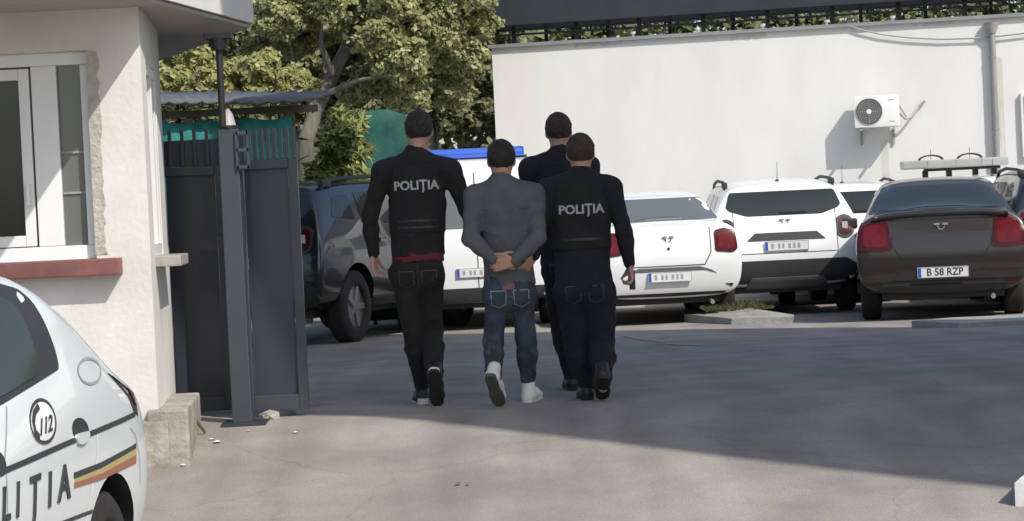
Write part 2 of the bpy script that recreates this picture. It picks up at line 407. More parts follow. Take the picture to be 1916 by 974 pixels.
MB().box(((wl+mx0)/2, fy+.02, (zb+zt)/2), (mx0-wl, .02, zt-zb-.14)).build('pane', M['glass_dark'], win)
sa = MB(); a0, a1 = mx0-.07, mx0-.012
sa.box(((a0+a1)/2, fy-.005, (zb+zt)/2), (a1-a0, .05, zt-zb-.16), bev=.005); sa.box(((wl+a0)/2, fy-.005, zb+.11), (a0-wl, .05, .06), bev=.005); sa.box(((wl+a0)/2, fy-.005, zt-.11), (a0-wl, .05, .06), bev=.005)
sh = sa.build('sash', M['pvc'], win)
MB().box(((a0+a1)/2, fy-.045, zb+.36), (.02, .03, .12), bev=.004).build('handle', M['pvc'], sh)
sx1, sz_ = L3(229, 491)
MB().box(((wl+sx1)/2-.3, -.045, zb-.045), (sx1-wl+.6, .15, .09), bev=.008).build('sill', M['tin_red'], t)
# side window
w2 = MB()
w2.box((-.05, .58, sz0+.03), (.09, .72, .06)); w2.box((-.05, .58, sz1-.03), (.09, .72, .06)); w2.box((-.05, .255, (sz0+sz1)/2), (.09, .06, sz1-sz0-.122)); w2.box((-.05, .92, (sz0+sz1)/2), (.09, .06, sz1-sz0-.122)); w2.box((-.045, .60, (sz0+sz1)/2), (.09, .05, sz1-sz0-.122))
wi2 = w2.build('window', M['pvc'], t)
MB().box((-.06, .58, (sz0+sz1)/2), (.012, .6, sz1-sz0-.12)).build('pane', M['glass_grey'], wi2)
MB().box((.06, .62, sz0-.035), (.16, .80, .06), bev=.006).build('sill', M['tin_grey'], t)
for o in [GH]+list(GH.children)+[c for q in GH.children for c in q.children]:
    if o.type == 'MESH':
        for v in o.data.vertices: v.co.x -= .10*max(0, v.co.y-.1)
# roof
rp = [(-1.93,10.35),(-1.80,11.3),(W(475,45,13).x,13.0),(-2.5,15.4),(-8,15.4),(-8,10.35)]
rp = [(x-XC, y-WY) for x, y in rp]
zs = W(475,45,13).z
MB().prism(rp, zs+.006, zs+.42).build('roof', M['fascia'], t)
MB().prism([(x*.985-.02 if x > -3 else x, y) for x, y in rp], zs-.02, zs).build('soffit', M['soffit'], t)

# ------------------------------------------------------------------ gate
PY = 12.55
def bar(m, a, b, w=.05, d=.05): # vertical/horizontal bar between two points in the plane of the gate
    a, b = Vector(a), Vector(b); c = (a+b)/2; L = b-a
    m.box(c, (max(abs(L.x), w) if abs(L.x) > abs(L.z) else w, d, max(abs(L.z), w) if abs(L.z) >= abs(L.x) else w), bev=.004)
pb = W(455, 787, PY); ptp = W(428, 245, PY)
px_ = (pb.x+ptp.x)/2
t = root('gate_post', (px_, PY, 0), 0, 'dark steel gate post with a lamp on top between two gate leaves', 'post')
MB().box((0, 0, (ptp.z)/2-.02), (.115, .10, ptp.z+.06), bev=.006).build('shaft', M['gate'], t)
m = MB(); zz = W(430,250,PY).z
for dx in (-.0, .065): m.box((.05+dx-.0, -.055, zz-.10), (.014, .03, .22))
for dz in (0, .10, .20): m.box((.083, -.055, zz-dz), (.07, .03, .02))
m.build('bracket', M['gate'], t)
MB().box((.02, -.02, .0), (.26, .3, .02), bev=.003).build('base_plate', M['dark_metal'], t)
t2 = root('gate_lamp', (px_+.0, PY, ptp.z+.012), 0, 'small white cone lamp on top of the dark gate post', 'lamp')
MB().cyl((0,0,0), (0,0,.02), .055, .055).build('base', M['black'], t2, True)
MB().cyl((0,0,.021), (0,0,.085), .045, .03).cyl((0,0,.085), (0,0,.12), .03, .008).build('lens', M['clear_lens'], t2, True)
# leaf on the right of the post
def leaf(name, x0, x1, z0, z1, zp, Y, npick, label, fw=.055, lock=None, sheet=False):
    t = root(name, ((x0+x1)/2, Y, 0), 0, label, 'gate', 'leaves of the grey folding yard gate')
    cx = (x0+x1)/2; hw = (x1-x0)/2
    m = MB()
    for sx in (-1, 1): m.box((sx*(hw-fw/2), 0, (z0+z1)/2), (fw, .05, z1-z0), bev=.004)
    for z in (z0+fw*.8, z1-fw/2): m.box((0, 0, z), (2*hw-2*fw-.002, .048, fw*1.6 if z < 1 else fw), bev=.004)
    m.build('frame', M['gate'], t)
    MB().box((0, .008, (z0+z1)/2+.02), (2*hw-2*fw-.01, .012, z1-z0-2.2*fw)).build('panel', M['gate_panel'], t)
    m = MB()
    for i in range(npick): m.box((-hw+.02+(2*hw-.04)*i/(npick-1), 0, (z1+zp)/2+.002), (.022, .022, zp-z1), bev=.003)
    m.build('pickets', M['gate'], t)
    if sheet: MB().box((0, .02, (z1+zp)/2-.03), (2*hw-.03, .008, (zp-z1)*.72)).build('backing_sheet', M['gate'], t)
    for zh in (z0+.25, z1-.2): MB().cyl((-hw-.012, -.01, zh-.05), (-hw-.012, -.01, zh+.05), .013, n=10).build('hinge', M['dark_metal'], t)
    if lock:
        lk = MB().box((-hw+.03, -.035, lock), (.03, .02, .13), bev=.004).build('lock', M['black'], t)
    return t
y2 = 12.78
xL, xR = W(447, 500, y2).x, W(566, 500, y2).x
leaf('gate_leaf', xL, xR, W(580,757,y2).z-.02, W(550,296,y2).z, W(545,238,y2).z, y2, 10, 'dark grey steel gate leaf with pickets right of the post', lock=W(450,660,y2).z)
y1 = 13.25
xL, xR = W(300, 500, y1).x, W(428, 500, y1).x
leaf('gate_leaf', xL, xR, W(350,764,y1).z-.02, W(350,312,y1).z, W(350,243,y1).z, y1, 6, 'dark grey steel gate leaf between the guardhouse and the post', lock=None, sheet=True)
xg = W(412,500,13.0).x
MB().box((0,0,0), (.07,.03,.04), bev=.004).build('gate_latch', M['gate'], None, label='small steel latch plate on the gate between leaf and post', cat='latch').location = (xg, 13.19, W(412,430,13.2).z)
# gutter outlet and pipe hanging from the eave
pp = W(410, 100, 12.4); pe = W(424, 236, 12.4)
t = root('downpipe', (pp.x, 12.4, pe.z), 0, 'thin black downpipe with a funnel hanging under the guardhouse eave', 'pipe')
MB().cyl((0,0,0), (0,0,pp.z-pe.z+.02), .02, n=12).build('pipe', M['black'], t, True)
MB().cyl((0,0,pp.z-pe.z+.02), (0,0,pp.z-pe.z+.09), .045, .058).box((0,0,pp.z-pe.z+.10), (.16,.1,.03)).build('funnel', M['black'], t)
# rubbish and bits by the gate
t = root('steel_strut', tuple(G(384, 812)), 0, 'thin rusty steel rod leaning beside the guardhouse plinth', 'rod')
a = G(384,812); b = W(352, 765, 12.1)
MB().cyl((0,0,.01), b-a, .009, n=8).build('rod', M['wood'], t)
def chip(px, py, s, label, mt='pvc'):
    p = G(px, py); bm = bmesh.new(); bmesh.ops.create_icosphere(bm, subdivisions=1, radius=s)
    for v in bm.verts: v.co = Vector((v.co.x*(1.2+.5*rng.random()), v.co.y*1.1*(1+.5*rng.random()), abs(v.co.z)*.5*(1+.6*rng.random())))
    me = bpy.data.meshes.new('rubble_chip'); bm.to_mesh(me); bm.free(); me.materials.append(M[mt])
    o = bpy.data.objects.new('rubble_chip', me); o.location = p+Vector((0,0,.004)); link(o, None, label, 'debris', 'white chips on the asphalt by the gate')
chip(406, 829, .018, 'largest white plaster chip on the asphalt near the guardhouse plinth'); chip(396, 823, .011, 'small white chip just behind the largest chip by the plinth')
chip(553, 811, .013, 'white chip on the asphalt below the right gate leaf'); chip(465, 808, .009, 'tiny white chip in front of the gate post'); chip(342, 872, .012, 'pale chip nearest the camera in front of the plinth')
chip(858, 907, .012, 'small dark stone in the sunlit foreground', 'wood'); chip(876, 907, .010, 'smaller dark stone beside another in the sunlit foreground', 'wood')
for q, (px, py, sx, sy, sz, lab) in enumerate([(300,838,.16,.12,.05,'broken concrete lump against the foot of the plinth'),(285,852,.10,.08,.06,'small broken concrete lump nearest the police car bumper'),(520,778,.20,.10,.035,'flat concrete block under the right gate leaf'),(505,784,.10,.08,.05,'dark square stone beside the foot of the gate post')]):
    p = G(px, py); m = MB().box((0,0,sz/2), (sx,sy,sz), rz=.3*q, bev=.012)
    for v in m.bm.verts: v.co += Vector((rng.normal(),rng.normal(),rng.normal()))*.006
    o = m.build('concrete_lump', M['tin_grey'], None, label=lab, cat='rubble'); o.location = p+Vector((0,0,-.01))

# ------------------------------------------------------------------ shed with green tarpaulin
SY = 19.0
t = root('market_shed', (W(430,300,SY).x, SY, 0), 0, 'low shed with corrugated sheet roof and green tarpaulin sides behind the gate', 'shed')
ox = t.location.x
rv = []; rf = []
c0 = W(250,190,SY); c1 = W(568,196,SY); c2 = W(300,158,SY+3); nC = 60
zr0 = c1.z+.03; zr1 = zr0+.05
for j, (yy, dz) in enumerate(((-.25,0),(3.6,.30))):
    for i in range(nC+1): rv.append((-2.2+ (c1.x-ox+2.2)*i/nC, yy, zr0+dz+.11*(1-i/nC)+.014*cos(i*2.1)+.02*mnoise.noise(Vector((i*.2,j,0)))))
for i in range(nC): rf.append((i, i+1, nC+2+i, nC+1+i))
o = mobj('roof', rv, rf, M['sheet'], t, True); md = o.modifiers.new('s', 'SOLIDIFY'); md.thickness = .03
m = MB()
for x in (-2.0, -.35, c1.x-ox-.12): m.box((x, .0, (zr0-.1)/2), (.07,.07,zr0-.12))
m.box((-.7, .04, zr0-.06), (3.0, .05, .06)); m.build('frame', M['wood'], t)
tv = []; tf = []; nt_ = 40
for j in range(8):
    for i in range(nt_+1):
        x = -2.1+(c1.x-ox+2.0)*i/nt_; tv.append((x, -.06+.05*mnoise.noise(Vector((x*3,j*.3,1))), zr0-.12-j*.16-.03*abs(sin(i*.55))*(j == 0)))
for j in range(7):
    for i in range(nt_): a = j*(nt_+1)+i; tf.append((a, a+1, a+nt_+2, a+nt_+1))
o = mobj('tarpaulin', tv, tf, M['tarp'], t, True); o.modifiers.new('s', 'SOLIDIFY').thickness = .006
# green screening net beyond the dark car
NY = 27.5
a = W(632, 260, NY).x; b = W(790, 260, NY).x; zt_ = W(700, 205, NY).z
nv = []; nf = []
for j in range(13):
    for i in range(49):
        x = a+(b-a)*i/48; nv.append((x, NY+.08*mnoise.noise(Vector((x*1.6, j*.25, 4))), -.14+(zt_+.14-.22*(i/24-1)**2)*j/12))
for j in range(12):
    for i in range(48): q = j*49+i; nf.append((q, q+1, q+50, q+49))
t = root('net_fence', (0,0,0), 0, 'green screening net fence behind the dark parked car', 'fence')
o = mobj('net', nv, nf, M['net'], t, True); o.modifiers.new('s', 'SOLIDIFY').thickness = .008
for i in range(4): MB().cyl((a+(b-a)*i/3, NY+.1, -.2), (a+(b-a)*i/3, NY+.1, zt_), .03, n=10).build('post', M['dark_metal'], t)

# ------------------------------------------------------------------ white back building
BY = 31.0; BYAW = -.165
def WB(px, py, off=0):
    y = BY
    for _ in range(12): q = W(px, py, y); y = BY+math.tan(BYAW)*(q.x-.3)-off
    return W(px, py, y)

ztop = 3.66; PV = (.3, BY, 0)
def bl_(p): v = Matrix.Rotation(-BYAW, 4, 'Z') @ (Vector(p)-Vector(PV)); return v      # world -> building frame
def bw_(v): return Matrix.Rotation(BYAW, 4, 'Z') @ Vector(v)+Vector(PV)
xl = bl_(WB(930, 300)).x; xr = 13.5; hw = (xr-xl)/2; mc = (xl+xr)/2
t = root('white_building', PV, BYAW, 'long white plastered building with roof terrace behind the parked cars', 'building')
MB().box((mc, 4, ztop/2-.15), (2*hw, 8, ztop+.1)).build('wall', M['plaster_white'], t)
MB().box((mc, 3.97, ztop-.075), (2*hw+.1, 8.06, .05)).build('coping', M['zinc'], t)
wx = bl_(WB(1912,180))
wn = MB().box((wx.x+.45, -.03, wx.z-.40), (.95, .08, .9), bev=.01).build('window', M['pvc'], t)
MB().box((wx.x+.45, -.075, wx.z-.40), (.85, .02, .8)).build('pane', M['glass_dark'], wn)
# terrace canopy on the roof
t3 = root('roof_canopy', tuple(bw_((0,.3,ztop))), BYAW, 'dark metal canopy and railing along the top of the white building', 'canopy')
m = MB(); x0 = bl_(WB(905,50)).x
fz = .24
v0 = len(m.bm.verts); m.box(((x0+hw+mc)/2, .45, fz+.40), (hw+mc-x0, 1.1, .8)); m.build('roof', M['dark_metal'], t3)
x = x0+.35
while x < hw+mc-.1:
    MB().box((x, .25, fz/2), (.06, .06, fz)).build('post', M['dark_metal'], t3); MB().box((x+.4, .8, fz/2), (.05, .05, fz)).build('post', M['dark_metal'], t3); x += .93
for z_ in (.12, .19): MB().box(((x0+hw+mc)/2, .19, z_), (hw+mc-x0, .02, .03)).build('rail', M['dark_metal'], t3)
g = 'small white fittings along the roof edge'
for i, (px, py) in enumerate(((1185,62),(1305,56),(1427,48),(1547,41),(1670,32))):
    p = WB(px, py)
    m = MB().cyl((0,0,-.02), (0,0,.015), .03, .045, 10).box((0,.02,-.03), (.03,.04,.05)); o = m.build('wall_fitting', M['ac'], None, label=('leftmost','second from the left','middle one','fourth from the left','rightmost')[i]+' of five small white fittings on the white roof edge', cat='fitting', group=g)
    o.location = bw_((bl_(p).x, -.05, ztop+.0))
M['stain'] = mat('stain', (.56,.55,.50), .93, var=.08, vs=6)
wb_ = BVHTree.FromPolygons([Vector((-20,0,-2)),Vector((30,0,-2)),Vector((30,0,6)),Vector((-20,0,6))], [(0,1,2,3)])
def stain(px, py, w_, h_, seed, top=True):
    g2 = np.random.default_rng(seed); c_ = bl_(WB(px, py)); n_ = 10
    up_ = [(c_.x-w_/2+w_*i/n_, c_.z+.02*g2.normal()) for i in range(n_+1)]; dn_ = [(c_.x+w_/2-w_*i/n_, c_.z-h_*(.35+.65*g2.random())) for i in range(n_+1)]
    decal('wall_stain', wb_, up_+dn_, 'rear', M['stain'], t, .002, .0015, .12)
stain(1655, 262, .10, 1.1, 2); stain(1120, 76, .7, .10, 3); stain(1400, 60, .5, .12, 4); stain(1745, 38, .6, .09, 5); stain(1868, 110, .10, 1.6, 6)
# downpipe on the wall
pb_ = bl_(WB(1855, 60))
t = root('wall_downpipe', tuple(bw_((pb_.x, -.07, 0))), BYAW, 'grey rain downpipe with hopper on the white wall', 'pipe')
MB().cyl((0,0,-.1), (0,0,pb_.z-.02), .045, n=16).build('pipe', M['zinc'], t, True)
MB().cyl((0,0,pb_.z-.02), (0,0,pb_.z+.13), .06, .11, 12).build('hopper', M['tin_grey'], t, True)
for z in (.8, 2.0, 3.0): MB().cyl((0,0,z), (0,0,z+.03), .053, n=16).build('clamp', M['zinc'], t)
# sagging cable
pts = [WB(px, py, .05) for px, py in ((1585,46),(1610,55),(1650,64),(1700,70),(1760,73),(1830,71),(1880,66),(1930,60),(2020,46))]
m = MB(); m.tube([p-pts[0] for p in pts], .012); o = m.build('wall_cable', M['ink_grey'], None, label='grey cable sagging across the top of the white wall', cat='cable'); o.location = pts[0]
# air conditioner
A0 = bl_(WB(1597,182,.35)); A1 = bl_(WB(1684,235,.35)); aw, ah = A1.x-A0.x, .44
t = root('air_conditioner', tuple(bw_(((A0.x+A1.x)/2, -.24, A1.z))), BYAW, 'white air conditioner outdoor unit hung on the white wall', 'air conditioner')
MB().box((0,0,ah/2), (aw,.26,ah), bev=.012).build('casing', M['ac'], t, True)
fc = MB().cyl((-aw*.17,-.128,ah/2), (-aw*.17,-.137,ah/2), .185, n=40).build('fan_grille', M['grille'], t, True)
m = MB()
for r in (.06,.09,.12,.15,.18):
    pp_ = [Vector((-aw*.17+r*cos(2*pi*i/32), -.142, ah/2+r*sin(2*pi*i/32))) for i in range(33)]; m.tube(pp_, .003, 5)
m.box((-aw*.17,-.1422,ah/2), (.36,.003,.006)).box((-aw*.17,-.1424,ah/2), (.006,.003,.36))
m.build('grille_rings', M['tin_grey'], fc)
MB().cyl((-aw*.17,-.137,ah/2), (-aw*.17,-.148,ah/2), .035, n=20).build('hub', M['ac'], fc, True)
for z in (.07,.37): MB().box((aw*.33, -.1315, z), (aw*.13, .003, .012)).build('vent_slot', M['ink_grey'], t)
for s_ in (-1,1): MB().box((s_*aw*.36, .02, -.03), (.03,.42,.03)).box((s_*aw*.36, .2145, -.135), (.032,.031,.2)).build('bracket', M['tin_grey'], t)
h = [Vector(p) for p in ((aw/2,.0,.18),(aw/2+.08,.05,.10),(aw/2+.16,.12,.12),(aw/2+.27,.19,.25),(aw/2+.36,.20,.34))]
MB().tube(h, .018).build('hose', M['tin_grey'], t)
MB().tube([Vector((aw/2,.02,.30)), Vector((aw/2+.05,.06,.2)), Vector((aw/2+.1,.09,.13))], .012).build('hose', M['ink_grey'], t)

# ------------------------------------------------------------------ trees
def leaves(centres, n, size, seed, aspect=1.5):
    g = np.random.default_rng(seed); per = n//len(centres); V = []
    for (c, r, sq) in centres:
        d = g.normal(size=(per,3)); d /= np.linalg.norm(d, axis=1)[:,None]
        rad = r*(.35+.65*g.random(per)**.45)[:,None]; lump = 1+.25*np.sin(d[:,0:1]*5+c[0])*np.cos(d[:,2:3]*6+c[1])
        p = np.array(c)+d*rad*lump*np.array([1,1,sq])
        nn = d*.7+np.array([.15,-.25,.55])+g.normal(size=(per,3))*.55; nn /= np.linalg.norm(nn, axis=1)[:,None]
        a = np.cross(nn, g.normal(size=(per,3))); a /= np.linalg.norm(a, axis=1)[:,None]; b = np.cross(nn, a)
        s = size*(.35+1.1*g.random((per,1))**1.5)
        V.append(np.stack([p-a*s*aspect/2, p+b*s/2, p+a*s*aspect/2, p-b*s/2], 1).reshape(-1,3))
    V = np.concatenate(V); return V
def quadmesh(name, V, m, parent=None, **k):
    n = len(V)//4; me = bpy.data.meshes.new(name); me.vertices.add(len(V)); me.vertices.foreach_set('co', V.astype(np.float32).ravel())
    me.loops.add(4*n); me.polygons.add(n); me.loops.foreach_set('vertex_index', np.arange(4*n, dtype=np.int32))
    me.polygons.foreach_set('loop_start', np.arange(0, 4*n, 4, dtype=np.int32)); me.update(calc_edges=True); me.materials.append(m)
    return link(bpy.data.objects.new(name, me), parent, **k)
def limb(m, pts, r0, r1):
    n = len(pts)-1
    for i in range(n):
        a = r0+(r1-r0)*i/n; b = r0+(r1-r0)*(i+1)/n; m.cyl(pts[i], pts[i+1], a, b, 10)
def tree(name, loc, label, trunk, limbs, blobs, n, size, lm, seed, cat='tree', aspect=1.5, r0=.16, group=None, clear=None):
    t = root(name, loc, 0, label, cat, group)
    m = MB(); limb(m, trunk, r0, r0*.55)
    for l in limbs: limb(m, l, r0*.42, r0*.1)
    m.build('trunk', M['bark'], t, True)
    V = leaves(blobs, n, size, seed, aspect)
    if clear:       # bare stretch of trunk on the side of the yard
        c = V.reshape(-1,4,3).mean(1); keep = np.ones(len(c), bool)
        for a_, b_ in zip(clear[:-1], clear[1:]):
            a_, b_ = np.array(a_), np.array(b_); d = b_-a_; q = c-a_; tt = np.clip((q[:,0]*d[0]+q[:,2]*d[2])/(d[0]**2+d[2]**2), 0, 1)
            dist = np.hypot(q[:,0]-tt*d[0], q[:,2]-tt*d[2]); keep &= ~((dist < .17) & (q[:,1]-tt*d[1] < 0) & (np.random.default_rng(4).random(len(c)) < .93))
        V = V.reshape(-1,4,3)[keep].reshape(-1,3)
    quadmesh('crown', V, M[lm], t)
    return t
def blobs_from_px(lst, Y, base, sq=.8):
    out = []
    for px, py, rp_, dy in lst:
        p = W(px, py, Y+dy); out.append(((p.x-base.x, p.y-base.y, p.z-base.z), rp_*(Y+dy)/FPX, sq))
    return out
V3 = Vector
# big leaning tree
Y = 29; base = W(556, 330, Y); base.z = -.14
def lp(px, py, dy=0): p = W(px, py, Y+dy); return Vector((p.x-base.x, p.y-base.y, p.z-base.z))
tr = [V3((0,0,-.1)), lp(572,262), lp(594,200,.1), lp(622,140,.1), lp(652,80,.2), lp(690,20,.3), lp(720,-60,.3)]
lb = [[lp(590,210), lp(560,150,.3), lp(545,80,.5), lp(530,0,.6)], [lp(622,140), lp(600,80,-.3), lp(610,20,-.4), lp(600,-40,-.4)], [lp(655,80), lp(720,50,-.2), lp(790,30,-.3)], [lp(600,180), lp(670,150,-.3), lp(730,140,-.5)], [lp(560,240), lp(640,235,.3), lp(700,215,.5)]]
lb += [[lp(655,80,.2), lp(690,95,-.4), lp(730,60,-.6)]]
bl = blobs_from_px([(520,30,55,0),(580,5,60,.3),(650,20,62,-.2),(700,60,60,-.3),(745,110,55,-.2),(800,50,70,.2),(860,100,50,.5),(890,40,45,.6),(700,150,40,1.0),(760,170,45,.3),(850,170,40,.8),(605,50,42,.9),(480,90,30,1.0),(660,170,28,1.2),(550,80,38,.9),(600,-60,90,.2),(730,-50,100,.3),(860,-40,90,.3),(500,-20,60,.5),(720,0,60,-.3)], Y, base)
TRK = [lp(570,330), lp(575,260), lp(590,200,.1), lp(622,140,.1), lp(655,80,.2), lp(680,30,.3)]
tree('leaning_tree', base, 'large tree with pale leaning forked trunk and olive crown beyond the shed', tr, lb, bl, 80000, .056, 'leaf_mid', 3, r0=.12, clear=TRK)
# yellow-green tree above the shed
Y = 24; base = W(430, 300, Y); base.z = -.14
tr = [V3((0,0,-.1)), V3((.03,0,.9)), V3((0,.05,1.6))]
lb = [[V3((0,.05,1.5)), lp(360,170,-5)+V3((0,0,0)), lp(340,120,-5)]] if False else [[V3((0,.05,1.3)), V3((-.5,0,1.9)), V3((-.8,.1,2.2))], [V3((0,.05,1.4)), V3((.5,0,1.9)), V3((.9,-.1,2.05))]]
bl = blobs_from_px([(330,150,32,0),(370,110,35,.2),(395,150,38,-.2),(440,140,38,0),(480,130,38,-.2),(510,155,36,0),(545,150,34,.2),(575,165,26,0),(310,175,26,0),(360,180,26,-.2),(420,180,26,-.2),(480,175,28,-.2),(530,180,26,0),(345,80,30,.3),(500,110,22,.3),(300,130,30,.4)], Y, base, .8)
tree('yellow_tree', base, 'low bright yellow green tree showing just above the shed roof', tr, lb, bl, 26000, .055, 'leaf_yellow', 5, r0=.07)
# bush with long fresh leaves beside the trunk
Y = 25; base = W(628, 330, Y); base.z = -.14
bl = blobs_from_px([(636,222,16,0),(656,245,19,-.2),(622,258,14,0),(645,275,17,0),(612,292,11,.1),(668,228,13,.2),(655,300,18,.2),(592,318,20,.2),(630,330,28,.1),(675,280,16,.1),(665,330,24,0)], Y, base, .9)
tree('fresh_bush', base, 'bush with long fresh green leaves between the shed and the dark car', [V3((0,0,-.1)), V3((.02,0,.5)), V3((0,0,1.2))], [[V3((0,0,.4)), V3((.2,0,1.0)), V3((.25,0,1.5))]], bl, 2800, .075, 'leaf_fresh', 8, 'bush', 3.0, r0=.03)
# darker trees farther back
for i, (px, Y, lab, seed, top) in enumerate(((330,35,'dark leafy tree farthest left behind the yellow tree',11,-60),(560,37,'dark tree behind the fork of the leaning trunk',12,-60),(800,36,'dark tree behind the right half of the leaning crown',13,-60))):
    base = W(px, 300, Y); base.z = -.14
    bl = blobs_from_px([(px+dx, py, r, dy) for dx, py, r, dy in ((-90,-30,70,0),(0,-60,80,.3),(90,-20,75,0),(-110,50,60,.2),(-30,30,70,-.4),(60,50,68,0),(130,60,55,.3),(-80,130,60,0),(10,120,65,-.3),(95,140,60,0),(-120,200,50,0),(-20,200,55,0),(60,220,50,0),(120,210,50,0))], Y, base)
    tree('dark_tree', base, lab, [V3((0,0,-.1)), V3((.1,0,1.5)), V3((0,.1,3.2)), V3((.1,0,4.6))], [[V3((.1,0,1.5)), V3((.9,.1,2.6)), V3((1.2,0,3.6))], [V3((.1,0,1.7)), V3((-.8,.2,2.8)), V3((-1.2,0,3.7))]], bl, 26000, .09, 'leaf_dark', seed, r0=.18, group='dark trees behind the leaning tree')
# wood mass that closes the view, and trees past the roof of the white building
cs = []
g_ = np.random.default_rng(21)
for i in range(60): cs.append(((-16+g_.random()*18, 43+g_.random()*3, .3+g_.random()*7.5), 1.5, .9))
quadmesh('woodland', leaves(cs, 40000, .22, 22), M['leaf_dark'], None, label='dense woodland closing the view far behind the yard', kind='stuff')
for i, (x, lab) in enumerate(((3.0,'tree seen through the left part of the roof railing'),(7.0,'tree seen through the middle of the roof railing'),(11.0,'tree seen through the right end of the roof railing'))):
    bl = [((dx, dy, z), 1.3, .8) for dx, dy, z in ((-1.6,0,4.4),(0,0,4.2),(1.6,.2,4.4),(-1,.3,5.6),(1,.2,5.6),(0,0,6.6))]
    tree('background_tree', (x, 43, -.14), lab, [V3((0,0,-.1)), V3((.1,0,2)), V3((0,0,4.5))], [[V3((.1,0,2)), V3((1,0,3.6)), V3((1.4,0,4.6))]], bl, 12000, .11, 'leaf_dark', 31+i, r0=.2, group='trees beyond the roof of the white building')

# ------------------------------------------------------------------ cars
def wheel_mesh(r, w, hub='rim'):
    pr = [(r*.60,-w/2),(r*.70,-w/2-.004),(r*.90,-w/2),(r*.985,-w*.40),(r,-w*.25),(r,w*.25),(r*.985,w*.40),(r*.90,w/2),(r*.70,w/2+.004),(r*.60,w/2)]
    n = 40; v = []; f = []
    for i in range(n):
        a = 2*pi*i/n
        for q, (rr, x) in enumerate(pr): v.append((x, rr*cos(a), rr*sin(a)))
    k = len(pr)
    for i in range(n):
        for q in range(k): f.append((i*k+q, i*k+(q+1) % k, ((i+1) % n)*k+(q+1) % k, ((i+1) % n)*k+q))
    return v, f
def add_wheel(t, x, y, r, w, steel=False):
    wv, wf = wheel_mesh(r, w); o = bpy.data.objects.new('wheel', None); o.location = (x, y, r); link(o, t)
    mobj('tyre', wv, wf, M['rubber'], o, True)
    s = 1 if x > 0 else -1; m = MB()
    m.cyl((s*w*.10,0,0), (s*w*.30,0,0), r*.60, r*.60, 32); 
    for i in range(5):
        a = 2*pi*i/5; m.box((s*w*.36, .30*r*cos(a), .30*r*sin(a)), (.02, r*.16, r*.56), mat_=Matrix.Rotation(a-pi/2, 4, 'X'))
    m.cyl((s*w*.30,0,0), (s*w*.42,0,0), r*.16, r*.13, 20)
    m.build('rim', M['rim'], o, True)
def ring(t, w, zf, zb, wr, zr, dt=None):
    p = [(0,zf),(.78*w,zf),(.965*w,zf+.10),(w,(zf+zb)/2+.02),(.99*w,zb-.12),(.945*w,zb),(wr,zr-.07),(wr*.80,zr),(0,zr+.02)]
    dt = dt or [0]*9
    return [(x, t+dt[i], z) for i, (x, z) in enumerate(p)]
def car(name, loc, rz, label, kind, paint, L, Wd, wr_, stations, axles, cat='car', group=None, sub=2, bottom='plastic'):
    """local frame: x right, y forward with y=0 at the rear bumper, z up"""
    t = root(name, loc, rz, label, cat, group)
    v = []; f = []; K = 9
    for st in stations:
        v += st + [(-x, y, z) for x, y, z in st[1:-1]]       # 9 + 7
    P = 16
    def idx(j, k, left): 
        if k in (0, 8) or not left: return j*P+k
        return j*P+8+k
    for j in range(len(stations)-1):
        for k in range(8):
            f.append((idx(j,k,0), idx(j,k+1,0), idx(j+1,k+1,0), idx(j+1,k,0)))
            f.append((idx(j,k,1), idx(j+1,k,1), idx(j+1,k+1,1), idx(j,k+1,1)))
    for j, fl in ((0, 0), (len(stations)-1, 1)):
        for k in range(1, 7):
            q = [idx(j,k,0), idx(j,k,1), idx(j,k+1,1), idx(j,k+1,0)]; f.append(q[::-1] if fl else q)
        q = [idx(j,0,0), idx(j,1,1), idx(j,1,0)]; f.append(q); q = [idx(j,8,0), idx(j,7,0), idx(j,7,1)]; f.append(q)
    b = mobj('body', v, f, M[paint], t, True)
    bm = bmesh.new(); bm.from_mesh(b.data); bmesh.ops.recalc_face_normals(bm, faces=bm.faces[:]); bm.to_mesh(b.data); bm.free()
    md = b.modifiers.new('s', 'SUBSURF'); md.levels = md.render_levels = 3
    me = evaluated(b); b.modifiers.clear(); b.data = me; bvh = bvh_of(me)
    # wheel arches cut out of the body
    b.data = me.copy(); cu = MB()
    for ay in axles:
        for s in (-1, 1): cu.cyl((s*(Wd/2-.30), ay, wr_+.01), (s*(Wd/2+.3), ay, wr_+.01), wr_*1.17, n=40)
    co = cu.build('cut', M['black']); co.data.transform(Matrix.Identity(4))
    b.parent = None; bmod = b.modifiers.new('b', 'BOOLEAN'); bmod.object = co; bmod.operation = 'DIFFERENCE'; bmod.solver = 'EXACT'
    nm = evaluated(b); b.modifiers.clear(); b.data = nm; b.parent = t; nm.materials.clear(); nm.materials.append(M[paint])
    nm.materials.append(M['black'])
    bpy.data.objects.remove(co)
    for p in nm.polygons:
        c = p.center; p.material_index = 0
        for ay in axles:
            if abs(math.hypot(c.y-ay, c.z-wr_-.01)-wr_*1.17) < .012 and abs(c.x) < Wd/2-.045 or (math.hypot(c.y-ay, c.z-wr_-.01) < wr_*1.16 and abs(c.x) < Wd/2-.25): p.material_index = 1
    nm.shade_smooth(); nm.set_sharp_from_angle(angle=R(38))
    for ay in axles:
        for s in (-1, 1): add_wheel(t, s*(Wd/2-.125), ay, wr_, .205)
    m = MB(); m.box((0, (axles[0]+axles[1])/2, wr_-.02), (Wd*.72, axles[1]-axles[0]+1.1, .12)); m.cyl((-Wd/2+.2, axles[0], wr_), (Wd/2-.2, axles[0], wr_), .05)
    m.build('underbody', M['black'], t)
    return t, bvh
def D(t, bvh, name, poly, ax, mt, off=.004, th=.012, step=.06, rnd=0, sub_parent=None, **k):
    return decal(name, bvh, roundp(poly, .035+.02*(rnd-1)) if rnd else poly, ax, M[mt], sub_parent or t, off, th, step, **k)
def mir(p): return [(-a, b) for a, b in p][::-1]
